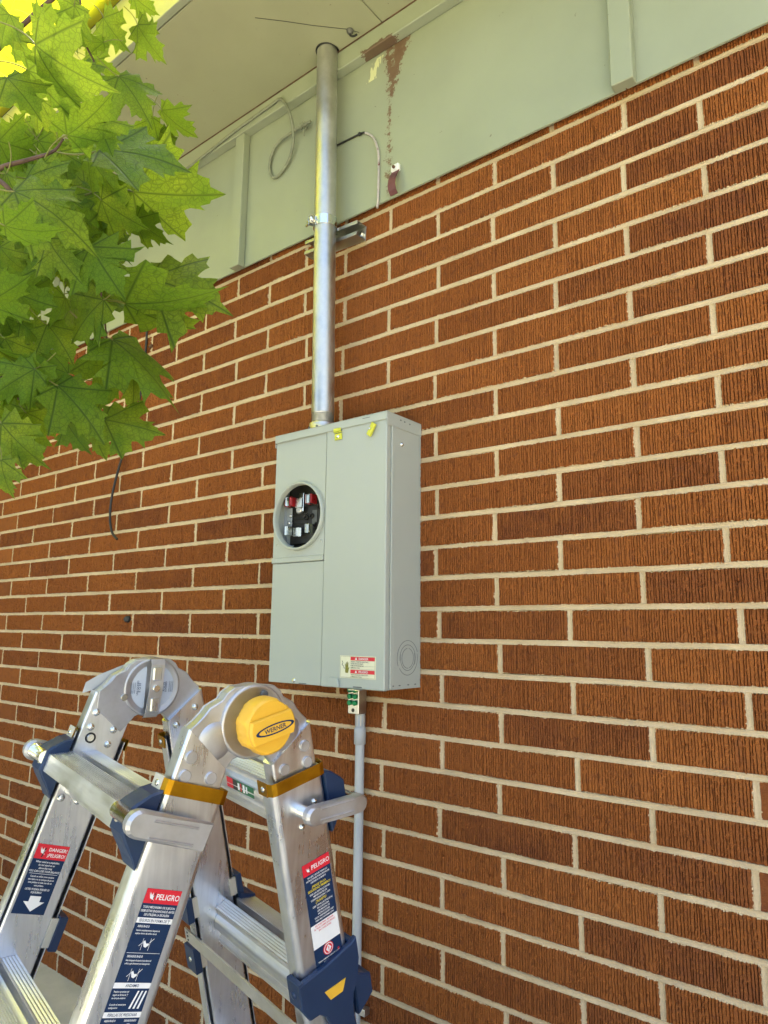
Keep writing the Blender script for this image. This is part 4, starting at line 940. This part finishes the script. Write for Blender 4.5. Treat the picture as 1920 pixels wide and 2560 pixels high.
def sym(x, y, s): return [('poly', M_WHITE, [(x - 3 * s, y - 1 * s), (x - 1.6 * s, y - 2 * s), (x + .2 * s, y + .4 * s), (x + 2.4 * s, y + .2 * s), (x + 3 * s, y + 1.4 * s), (x + .6 * s, y + 3.4 * s), (x - 1.4 * s, y + 2.6 * s)]), ('rect', M_WHITE, x - 3.4 * s, x - 3.1 * s, y - 3.5 * s, y + 5.5 * s), ('rect', M_WHITE, x + 3.4 * s, x + 3.7 * s, y - 3.5 * s, y + 5.5 * s), ('poly', M_WHITE, [(x + 2.8 * s, y - .3 * s), (x + 6 * s, y - 3.6 * s), (x + 6.2 * s, y - 3.3 * s), (x + 3.2 * s, y)]), ('poly', M_WHITE, [(x - 6 * s, y + 2.2 * s), (x - 3.3 * s, y - .6 * s), (x - 3.1 * s, y - .3 * s), (x - 5.7 * s, y + 2.4 * s)])]
its += sym(.023, .0602, .0015) + [('rect', M_WHITE, .002, W_ - .002, .0712, .0716)]
its += [('text', M_WHITE, 'DESASEGURADO', .0034, .004, .0762, 'LEFT', .8), ('text', M_WHITE, 'Hale la lengueta de sujecion hacia afuera del', .0028, .004, .0803, 'LEFT', .68), ('text', M_WHITE, 'orificio y gire levemente para desenganchar.', .0028, .004, .0837, 'LEFT', .68)]
its += sym(.021, .0935, .0015) + [('rect', M_WHITE, 0, W_, .1035, .1095), ('text', M_NAVYP, 'ANDAMIO', .0046, W_ / 2, .1080, 'CENTER', .8)]
for i, t in enumerate(('Posicion apropiada del', 'seguro en forma de "J"', 'en el modo andamio', '', 'Consulte el manual para', 'configuracion')): its.append(('text', M_WHITE, t, .0027, .003, .1138 + i * .0034, 'LEFT', .8))
for dx in (0, .005, .010): its.append(('poly', M_WHITE, [(.034 + dx, .112), (.0362 + dx, .112), (.0335 + dx * 1.1 - .002, .131), (.0310 + dx * 1.1 - .002, .131)]))
its += [('rect', M_WHITE, 0, W_, .1345, .1405), ('text', M_NAVYP, 'PERILLAS DE PRESIONAR', .0046, W_ / 2, .1390, 'CENTER', .75), ('text', M_WHITE, 'ASEGURADO', .003, .011, .1445, 'CENTER', .8), ('text', M_WHITE, 'DESASEGURADO', .003, .037, .1445, 'CENTER', .7)]
for x_ in (.011, .036):
    for x0, x1, y0, y1 in ((-.007, -.006, .150, .160), (-.007, -.002, .150, .1508), (-.007, -.002, .1592, .160), (-.002, .002, .147, .163), (.0025, .006, .1495, .1503), (.0025, .006, .1597, .1605), (.0055, .0062, .1495, .1605)): its.append(('rect', M_WHITE, x_ + x0, x_ + x1, y0, y1))
its += [('text', M_WHITE, 'Presione hacia adentro ambas perillas para', .0028, .003, .1680, 'LEFT', .68), ('text', M_WHITE, 'desenganchar. Ajuste la escalera.', .0028, .003, .1714, 'LEFT', .68)]
lo = label('warning_label', fF, W_, .178, M_NAVYP, its); lo['label'] = 'long navy Spanish warning label with red PELIGRO head'
# rear near label
fR = lambda a, b_, h: rail('R', .227 + b_, .0383 + a, .1869 + h); H_ = .165
its = [('rect', M_REDP, 0, W_, 0, .0175), ('text', M_WHITE, 'PELIGRO', .0092, .0315, .0122, 'CENTER', .92), ('poly', M_WHITE, man(.0055, .006, .0013)), ('poly', M_BLKP, [(.0125, .006), (.0136, .006), (.0120, .0155), (.0108, .0155)])]
for i, t in enumerate(('NO LEER Y SEGUIR TODAS LAS', 'INSTRUCCIONES PUEDE PROVOCAR', 'LESIONES O LA MUERTE')): its.append(('text', M_WHITE, t, .0034, W_ / 2, .0225 + i * .0042, 'CENTER', .75))
its += [('text', M_YELP, '\u00a1PIENSE EN LA', .0048, W_ / 2, .0382, 'CENTER', .85), ('text', M_YELP, 'SEGURIDAD PRIMERO!', .0048, W_ / 2, .0430, 'CENTER', .85)]
for i, t in enumerate(('SIGA LAS INSTRUCCIONES', 'IMPORTANTES DE', 'CONFIGURACION Y USO')): its.append(('text', M_WHITE, t, .0036, W_ / 2, .0480 + i * .0044, 'CENTER', .85))
its.append(('text', M_YELP, '\u00bfTUVISTE?', .0050, W_ / 2, .0622, 'CENTER', .9))
for i, t in enumerate(('LEER TODAS LAS ETIQUETAS', 'EN LA ESCALERA', 'LEER MANUAL DE', 'INSTRUCCIONES', 'VISITA WERNERSAFETY.NET', 'PARA MAS INFORMACION')): its.append(('text', M_WHITE, t, .0035, W_ / 2 + .002, .0672 + i * .0043, 'CENTER', .8))
its += [('rect', M_WHITE, 0, W_, .0915, .1265)]
for i, t in enumerate(('ESCANEE PARA OBTENER', 'EL VIDEO SOBRE SEGURIDAD', 'EN 3 POSICIONES')): its.append(('text', M_REDP, t, .0036, W_ / 2, .0955 + i * .0042, 'CENTER', .8))
N = 28; cxx, cyy = .0245, .1355
its += [('poly', M_REDP, [(cxx + .0092 * math.cos(2 * math.pi * i / N), cyy + .0092 * math.sin(2 * math.pi * i / N)) for i in range(N)])]
its += [('text', M_WHITE, 'TENGA CUIDADO CON LOS CABLES', .0030, W_ / 2, .1485, 'CENTER', .8)]
for i, t in enumerate(('ESTE PRODUCTO', 'CONDUCE LA', 'ELECTRICIDAD')): its.append(('text', M_WHITE, t, .0033, W_ / 2, .1528 + i * .004, 'CENTER', .8))
for x_, y_ in ((.007, .1525), (.0405, .1435)): its.append(('poly', M_REDP, [(x_, y_), (x_ + .003, y_), (x_ + .0018, y_ + .0038), (x_ + .0042, y_ + .0038), (x_ + .0002, y_ + .010), (x_ + .0014, y_ + .0052), (x_ - .0008, y_ + .0052)]))
lo = label('warning_label', fR, W_, H_, M_NAVYP, its); lo['label'] = 'navy and white warning label with yellow lines on the rear rail'
mb = MB(); pt = lambda r_, t: fR(cxx + r_ * math.cos(t), cyy + r_ * math.sin(t), .0010)
N = 28; mb.add([pt(.0080, 2 * math.pi * i / N) for i in range(N)], [tuple(range(N))]); mb.obj('print_field', M_WHITE, lo)
mb = MB(); pt = lambda r_, t: fR(cxx + r_ * math.cos(t), cyy + r_ * math.sin(t), .0013); mb.add([pt(.0068, 2 * math.pi * i / N) for i in range(N)], [tuple(range(N))]); mb.obj('print_field', M_REDP, lo)
mb = MB(); mb.add([fR(cxx, cyy - .006, .0016), fR(cxx + .005, cyy, .0016), fR(cxx, cyy + .006, .0016), fR(cxx - .005, cyy, .0016)], [(0, 1, 2, 3)]); mb.obj('print_field', M_WHITE, lo)
mb = MB(); add_text(mb, '!', .009, lambda a, b_: fR(cxx + a, cyy + .0032 - b_, .0019), bold=.03); mb.obj('print_lettering', M_REDP, lo)
# far inner label
fL = lambda a, b_, h: rail('F', .2687 + b_, .0845 - a, -XI + .0001 + h); H_ = .1005; W2 = .0505
its = [('rect', M_REDP, 0, W2, 0, .0215), ('text', M_WHITE, 'DANGER!', .0072, .034, .0095, 'CENTER', .95), ('text', M_WHITE, '\u00a1PELIGRO!', .0072, .034, .0178, 'CENTER', .9), ('poly', M_WHITE, man(.005, .004, .0019)), ('poly', M_BLKP, [(.013, .006), (.0152, .005), (.0128, .019), (.0105, .019)])]
for i, t in enumerate(('When used as a stepladder,', 'do not stand on or', 'above this rung.')): its.append(('text', M_WHITE, t, .0040, W2 / 2, .0268 + i * .0045, 'CENTER', .85))
its += [('text', M_WHITE, 'YOU CAN LOSE YOUR BALANCE', .0042, W2 / 2, .0405, 'CENTER', .78), ('rect', M_WHITE, .003, W2 - .003, .0425, .0430)]
for i, t in enumerate(('Cuando se utilice como escalera', 'tipo tijera, no se coloque de pie en', 'este peldano ni suba mas alla de', 'este peldano.')): its.append(('text', M_WHITE, t, .0036, W2 / 2, .0478 + i * .0043, 'CENTER', .8))
its += [('text', M_WHITE, 'USTED PODRIA PERDER SU', .0040, W2 / 2, .0663, 'CENTER', .8), ('text', M_WHITE, 'EQUILIBRIO', .0040, W2 / 2, .0707, 'CENTER', .8)]
ax0 = W2 / 2 + .002; its.append(('poly', M_WHITE, [(ax0 - .0085, .0745), (ax0 + .0085, .0745), (ax0 + .0085, .0825), (ax0 + .0165, .0825), (ax0, .0965), (ax0 - .0165, .0825), (ax0 - .0085, .0825)]))
lo = label('warning_label', fL, W2, H_, M_NAVYP, its); lo['label'] = 'navy label with red DANGER head and white down arrow'
# sticker on the rear top rung
fS = lambda a, b_, h: rail('R', .123 + .022 + b_, .0634 - .0178 - .4 * h - .001 * math.sin(b_ * 140), -.02 + a)
lo = label('rung_sticker', fS, .085, .017, M_GREENP, [('rect', M_REDP, 0, .020, 0, .017), ('rect', M_BLKP, .020, .034, 0, .017), ('rect', M_WHITE, .036, .042, .003, .014), ('rect', M_REDP, .044, .048, .002, .015), ('rect', M_WHITE, .052, .058, .002, .015), ('rect', M_WHITE, .062, .066, .003, .014)])
q = rail('F', .123 + .305 + .03, .0634 + .0188, .055); nrm = (rail('F', -.15, 1) - rail('F', 0, 0)).normalized(); mq = Matrix.Translation(q) @ nrm.to_track_quat('Z', 'Y').to_matrix().to_4x4()
o = MB().lathe([(.012, 0), (.012, .0004)], 20, mq @ Matrix.Scale(.6, 4, (0, 1, 0))).obj('rung_sticker', M_BLKP, lad)
MB().lathe([(.0075, .0006), (.0075, .0008)], 20, mq @ Matrix.Scale(.6, 4, (0, 1, 0))).obj('print_field', M_REDP, o)

# ============================================================ maple tree reaching in from the left
HALF = [(0, 0), (.06, -.05), (.20, -.08), (.33, -.14), (.36, -.01), (.54, -.01), (.455, .12), (.42, .22), (.53, .255), (.65, .275), (.60, .375), (.77, .50), (.56, .515), (.50, .63), (.395, .56), (.27, .52), (.255, .605), (.345, .765), (.215, .755), (.16, .86), (.085, .87), (0, 1.06)]
def leaf_mesh(name, seed):
    r = random.Random(seed)
    L_ = [(x * r.uniform(.92, 1.08), y + r.uniform(-.02, .02)) for x, y in HALF[1:-1]]; Rr = [(-x * r.uniform(.92, 1.08), y + r.uniform(-.02, .02)) for x, y in HALF[1:-1]]
    out = [HALF[0]] + L_ + [HALF[-1]] + Rr[::-1]
    dense = []
    for a, b in zip(out, out[1:] + out[:1]): dense += [a, ((a[0] + b[0]) / 2 + r.uniform(-.006, .006), (a[1] + b[1]) / 2 + r.uniform(-.006, .006))]
    n_ = len(dense); C0 = (0, .24); V = [(C0[0], C0[1])]; fr = (.3, .58, .82, 1.)
    for f in fr: V += [(C0[0] + (x - C0[0]) * f, C0[1] + (y - C0[1]) * f) for x, y in dense]
    dr, cup, rip, ph, tw = r.uniform(.08, .5), r.uniform(-.35, .35), r.uniform(.03, .09), r.uniform(0, 6), r.uniform(-.35, .35)
    def zz(x, y):
        d = math.hypot(x, y); t = math.atan2(x, y)
        fold = -.10 * abs(math.sin(1.55 * t)) * d * 0.6
        return -dr * max(y, 0) ** 2 * 1.0 + cup * x * x + fold * 1.0 + rip * math.sin(7 * t + ph) * d ** 2 + tw * x * y
    P = [(x, y, zz(x, y)) for x, y in V]
    F = [(0, 1 + i, 1 + (i + 1) % n_) for i in range(n_)]
    for k_ in range(len(fr) - 1):
        b0 = 1 + k_ * n_; F += [(b0 + i, b0 + n_ + i, b0 + n_ + (i + 1) % n_, b0 + (i + 1) % n_) for i in range(n_)]
    mb = MB(); mb.add(P, F, 0, True)
    mb.tube(spline([(0, .01, 0), (0.01, -.15, -.03), (.04, -.35, -.02), (.09, -.55, .05)], 4), .012, 5, 1)
    me = bpy.data.meshes.new(name); me.from_pydata(mb.v, [], mb.f); me.materials.append(M_LEAF); me.materials.append(M_STALK)
    me.polygons.foreach_set('material_index', mb.mi); me.polygons.foreach_set('use_smooth', mb.sm); me.update(); return me
LV = [leaf_mesh('leaf', s) for s in range(9)]
tree = tag(empty('maple_tree', (-2.75, -1.75, -.03)), 'maple tree with a leafy branch of yellow green leaves hanging in at left', 'tree')
TO = Vector(tree.location)
def put_leaf(b, t, d0, d1, roll=0., wide=1., var=None):
    B = at_depth(*b, d0); E = at_depth(*t, d1); y = E - B; ln = y.length; y = y / ln
    tc = (CAM - B).normalized()
    nrm = (tc - y * tc.dot(y)).normalized(); nrm = Matrix.Rotation(roll, 3, y) @ nrm
    x = y.cross(nrm); m = Matrix.Identity(4)
    for i in range(3): m[i][0] = x[i] * ln * wide; m[i][1] = y[i] * ln; m[i][2] = nrm[i] * ln; m[i][3] = B[i] - TO[i]
    o = link('leaf', LV[random.randrange(len(LV)) if var is None else var], tree); o.matrix_local = m; return o
def c4p(x, y): return x / 1.7014, y / 1.7014
BIG = [((565, 815), (935, 862), 1.12, 1.10, .25, 1.05), ((642, 1190), (955, 1245), 1.10, 1.06, -.35, 1.05), ((530, 1290), (930, 1318), 1.07, 1.02, .95, 1.0), ((385, 1050), (490, 1225), 1.0, .97, .1, 1.65),
       ((150, 190), (405, 420), .88, .84, .5, .9), ((285, 575), (500, 440), .98, .96, .7, 1.), ((410, 500), (470, 650), 1.0, .98, .1, 1.2), ((420, 640), (775, 628), 1.02, 1.0, 1.2, .9), ((372, 655), (485, 835), 1.08, 1.05, .2, .8),
       ((60, 815), (405, 935), .95, .92, .95, .95), ((20, 960), (255, 1035), .85, .84, .9, 1.), ((235, 1040), (100, 1180), 1.05, 1.06, .3, .9), ((15, 1215), (200, 1330), 1.06, 1.04, .3, 1.), ((440, 1275), (262, 1430), 1.06, 1.08, .35, .95),
       ((462, 1470), (467, 1750), 1.12, 1.10, .1, .78), ((478, 1445), (780, 1650), 1.10, 1.04, .95, .85), ((560, 1540), (598, 1735), 1.12, 1.10, -.3, .75), ((290, 1590), (100, 1500), 1.06, 1.04, -.2, 1.), ((85, 1575), (235, 1745), 1.04, 1.02, .2, 1.1),
       ((245, 1640), (465, 1835), 1.02, 1.0, .3, .95), ((445, 1785), (690, 1825), 1.08, 1.06, .1, 1.05), ((110, 1755), (205, 1945), 1.05, 1.04, -.3, 1.1), ((5, 1800), (165, 2005), 1.0, .98, .2, .95), ((5, 1955), (15, 2118), .98, .98, .1, 1.), ((280, 1790), (362, 1940), 1.1, 1.1, .4, 1.),
       ((395, 1800), (415, 1955), 1.12, 1.12, -.3, 1.), ((585, 105), (665, 262), 1.25, 1.22, .2, .9), ((505, 325), (650, 470), 1.2, 1.16, .3, .95), ((688, 468), (800, 600), 1.35, 1.33, .9, .8), ((650, 500), (600, 690), 1.34, 1.33, 1.0, .9), ((680, 560), (720, 700), 1.36, 1.34, .8, .9),
       ((340, 20), (240, 120), 1.2, 1.2, .3, 1.), ((440, 75), (520, 215), 1.25, 1.22, .2, 1.1), ((565, -20), (650, 70), 1.3, 1.28, .3, 1.), ((40, 60), (-20, 190), 1.1, 1.1, .1, 1.1), ((60, 140), (110, 265), 1.12, 1.1, .2, 1.), ((150, 90), (295, 215), 1.05, 1.02, .4, 1.), ((440, 180), (290, 195), 1.2, 1.2, 1.1, .9), ((120, 300), (420, 420), .92, .9, .8, .9),
       ((30, 330), (180, 480), .9, .88, .6, 1.1), ((640, 1260), (650, 1395), 1.15, 1.15, .4, .9), ((580, 930), (700, 1050), 1.14, 1.12, .3, 1.), ((430, 850), (600, 990), 1.08, 1.05, .5, 1.), ((200, 1380), (330, 1520), 1.1, 1.08, .3, 1.), ((330, 1130), (420, 1280), 1.1, 1.1, .2, 1.), ((20, 1440), (120, 1590), 1.08, 1.06, .1, 1.), ((0, 1050), (90, 1190), 1.1, 1.1, .2, 1.), ((20, 1350), (-30, 1480), 1.1, 1.1, .2, 1.), ((60, 1000), (40, 1090), 1.15, 1.15, .2, .9)]
for b, t, d0, d1, rl, wd_ in BIG: put_leaf(c4p(*b), c4p(*t), d0, d1, (max(rl, .75) if wd_ < 1.15 else rl) * random.choice((1, 1, -1)), min(wd_, 1.2))
POLY = [(-80, -60), (600, -60), (610, 200), (540, 330), (520, 480), (590, 600), (560, 760), (480, 900), (520, 1060), (560, 1180), (560, 1280), (420, 1380), (300, 1480), (250, 1600), (300, 1760), (200, 1850), (100, 1900), (-80, 1960)]
def inside(x, y):
    c = False
    for (x0, y0), (x1, y1) in zip(POLY, POLY[1:] + POLY[:1]):
        if (y0 > y) != (y1 > y) and x < (x1 - x0) * (y - y0) / (y1 - y0) + x0: c = not c
    return c
cnt = 0
while cnt < 140:
    x, y = random.uniform(-80, 620), random.uniform(-60, 1960)
    if not inside(x, y): continue
    if 1000 < y < 1500 and x < 560 and random.random() < .35: continue
    if y < 520 and random.random() < .93: continue
    a = random.gauss(R_(70), .8); dd = random.uniform(1.1, 1.55); ln = random.uniform(.05, .092) * FPX / dd * 1.7014 * .88
    tx_, ty_ = x + math.cos(a) * ln, y + math.sin(a) * ln
    if not inside(tx_, ty_): continue
    put_leaf(c4p(x, y), c4p(tx_, ty_), dd, dd + random.uniform(-.05, .03), random.gauss(0, .8), random.uniform(.8, 1.1)); cnt += 1
cnt = 0
while cnt < 75:
    x, y = random.uniform(-80, 560), random.uniform(640, 1980)
    if not inside(x, y) or (1080 < y < 1420 and x > 60 and random.random() < .6): continue
    a = random.gauss(R_(75), .9); dd = random.uniform(1.0, 1.5); ln = random.uniform(.05, .085) * FPX / dd * 1.7014 * .88
    tx_, ty_ = x + math.cos(a) * ln, y + math.sin(a) * ln
    if not inside(tx_, ty_): continue
    put_leaf(c4p(x, y), c4p(tx_, ty_), dd, dd + random.uniform(-.05, .03), random.gauss(0, .9), random.uniform(.75, 1.1)); cnt += 1
# twigs and limb
def branch(name, pts, r): 
    P = [Vector(p) - TO for p in pts]; sp_ = spline(P, 6); n_ = len(sp_); rad = [r[0] + (r[1] - r[0]) * i / (n_ - 1) for i in range(n_)]
    return MB().tube(sp_, rad, 9).obj(name, M_BARK, tree)
T0 = Vector((-2.75, -1.75, 2.0)); 
lb = [T0 + Vector((.05, .02, .2)), Vector((-1.9, -1.55, 2.35)), Vector((-1.1, -1.3, 2.25)), at_depth(-260, 380, 1.25)]
branch('limb', lb, (.05, .008))
branch('twig', [lb[-1], at_depth(-60, 455, 1.12), at_depth(*c4p(0, 715), 1.03), at_depth(*c4p(120, 680), 1.0), at_depth(*c4p(225, 645), 1.0), at_depth(*c4p(270, 590), 1.0)], (.0042, .0012))
branch('twig', [lb[-1], at_depth(-40, 440, 1.12), at_depth(*c4p(0, 770), 1.0), at_depth(*c4p(110, 870), .99), at_depth(*c4p(240, 950), 1.0), at_depth(*c4p(400, 1120), 1.04), at_depth(*c4p(455, 1440), 1.1)], (.0038, .0010))
branch('twig', [lb[-1], at_depth(60, 60, 1.3), at_depth(190, -40, 1.28), at_depth(*c4p(338, 0), 1.22), at_depth(*c4p(350, 150), 1.22), at_depth(*c4p(400, 262), 1.2)], (.0042, .0012))
branch('twig', [lb[-1], at_depth(-60, 800, 1.1), at_depth(*c4p(0, 1600), 1.06), at_depth(*c4p(90, 1700), 1.05), at_depth(*c4p(230, 1640), 1.04)], (.0038, .0010))
tk = MB(); P = spline([(0, 0, 0), (.03, .02, .7), (-.02, .04, 1.6), (.05, .03, 2.4), (.12, .1, 3.4)], 6)
tk.tube(P, [.15 - .09 * i / (len(P) - 1) + (.05 if i == 0 else 0) for i in range(len(P))], 14); tk.obj('trunk', M_BARK, tree)
for i in range(6):
    a = i * 1.05 + .3; z0 = 2.0 + .22 * i; e = Vector((1.2 * math.cos(a), .75 * math.sin(a) - .1, z0 + 1.1))
    branch('limb', [TO + Vector((.04, .03, z0)), TO + Vector((e.x * .5, e.y * .5, z0 + .5)), TO + e], (.045, .012))
V = []; F = []
simp = [(0, 0), (.3, -.1), (.5, 0), (.42, .22), (.72, .48), (.30, .52), (.30, .74), (0, 1), (-.30, .74), (-.30, .52), (-.72, .48), (-.42, .22), (-.5, 0), (-.3, -.1)]
def far_leaf(c, s):
    q = Matrix.Rotation(random.uniform(0, 6.3), 3, 'Z') @ Matrix.Rotation(random.gauss(1.0, .5), 3, 'X') @ Matrix.Rotation(random.gauss(0, .5), 3, 'Y')
    b0 = len(V)
    for x, y in simp: V.append(tuple(c + q @ Vector((x * s, y * s, -.15 * s * (x * x + y * y)))))
    F.append(tuple(range(b0, b0 + len(simp))))
n_ = 0
clumps = []
for i in range(46):
    while True:
        p = Vector((random.uniform(-1, 1), random.uniform(-1, 1), random.uniform(-1, 1)))
        if .35 < p.length < 1: break
    clumps.append((Vector((p.x * 2.1 + .9, p.y * 1.35 - .15, p.z * 1.0 + 4.1)), random.uniform(.3, .6)))
while n_ < 2600:
    c, rr_ = random.choice(clumps); d = Vector((random.gauss(0, .5), random.gauss(0, .5), random.gauss(0, .45))) * rr_; p = c + d
    wpos = p + TO
    if wpos.y > -.62 or wpos.z < 2.75: continue
    far_leaf(p, random.uniform(.07, .12)); n_ += 1
me = bpy.data.meshes.new('crown'); me.from_pydata(V, [], F); me.materials.append(M_LEAF); me.update()
tag(link('crown', me, tree), kind='stuff')

# ============================================================ trees and shrubs added out of view for bounce light and reflections
def crown_mesh(seed, nl):
    global V, F
    random.seed(seed); V = []; F = []; cl_ = []
    for i in range(38):
        while True:
            p = Vector((random.uniform(-1, 1), random.uniform(-1, 1), random.uniform(-1, 1)))
            if .4 < p.length < 1: break
        cl_.append((Vector((p.x * 2.1, p.y * 2.1, p.z * 2.3 + 4.6)), random.uniform(.4, .8)))
    for i in range(nl):
        c, r_ = random.choice(cl_); far_leaf(c + Vector((random.gauss(0, .5), random.gauss(0, .5), random.gauss(0, .45))) * r_, random.uniform(.16, .28))
    me = bpy.data.meshes.new('crown'); me.from_pydata(V, [], F); me.materials.append(M_LEAFBG); me.update(); return me
CM = [crown_mesh(s_, 2600) for s_ in (3, 4)]
tkm = MB(); P = spline([(0, 0, 0), (.05, .03, 1.5), (-.04, .06, 3.2), (.06, .02, 5.2)], 5); tkm.tube(P, [.2 - .14 * i / (len(P) - 1) for i in range(len(P))], 12)
for i in range(5):
    a = i * 1.26; tkm.tube(spline([(0, 0, 2.4 + .3 * i), (.6 * math.cos(a), .6 * math.sin(a), 3.3 + .3 * i), (1.4 * math.cos(a), 1.4 * math.sin(a), 4.2 + .3 * i)], 4), .04, 7)
t0 = None
for i, (x, y, sc_, rz) in enumerate(((-7.8, 2.6, 1.35, 0), (-8.6, -1.6, 1.0, 1.2), (-8.6, -5.6, 1.1, 2.2))):
    e = tag(empty('bounce_tree', (x, y, -.035)), ('tall tree added for bounce light just past the left end of the roof', 'round tree added for bounce light level with the wall beyond the shrubs', 'tree added for bounce light farthest out on the lawn')[i], 'tree', 'trees added for bounce light'); e.scale = (sc_,) * 3; e.rotation_euler = (0, 0, rz)
    if t0 is None: t0 = tkm.obj('trunk', M_BARK, e)
    else: link('trunk', t0.data, e)
    link('crown', CM[i % 2], e)

for i, (x, y, sc_, rz) in enumerate(((-7.2, -.5, .66, .4), (-7.4, -2.6, .7, 2.))):  # shrubs added out of view for their yellow reflections
    e = tag(empty('bounce_shrub', (x, y, -.035)), ('rounded yellow green shrub added for reflections nearer the left end of the building', 'rounded yellow green shrub added for reflections farther out on the lawn')[i], 'shrub', 'shrubs added for reflections'); e.rotation_euler = (0, 0, rz)
    o = link('foliage', CM[i], e); o.location = (0, 0, -2.2 * sc_); o.scale = (sc_,) * 3
    mb = MB()
    for a in range(5): mb.tube(spline([(0, 0, 0), (.12 * math.cos(a * 1.3), .12 * math.sin(a * 1.3), .5), (.5 * math.cos(a * 1.3), .5 * math.sin(a * 1.3), 1.3)], 4), .018, 6)
    mb.obj('stem', M_BARK, e)
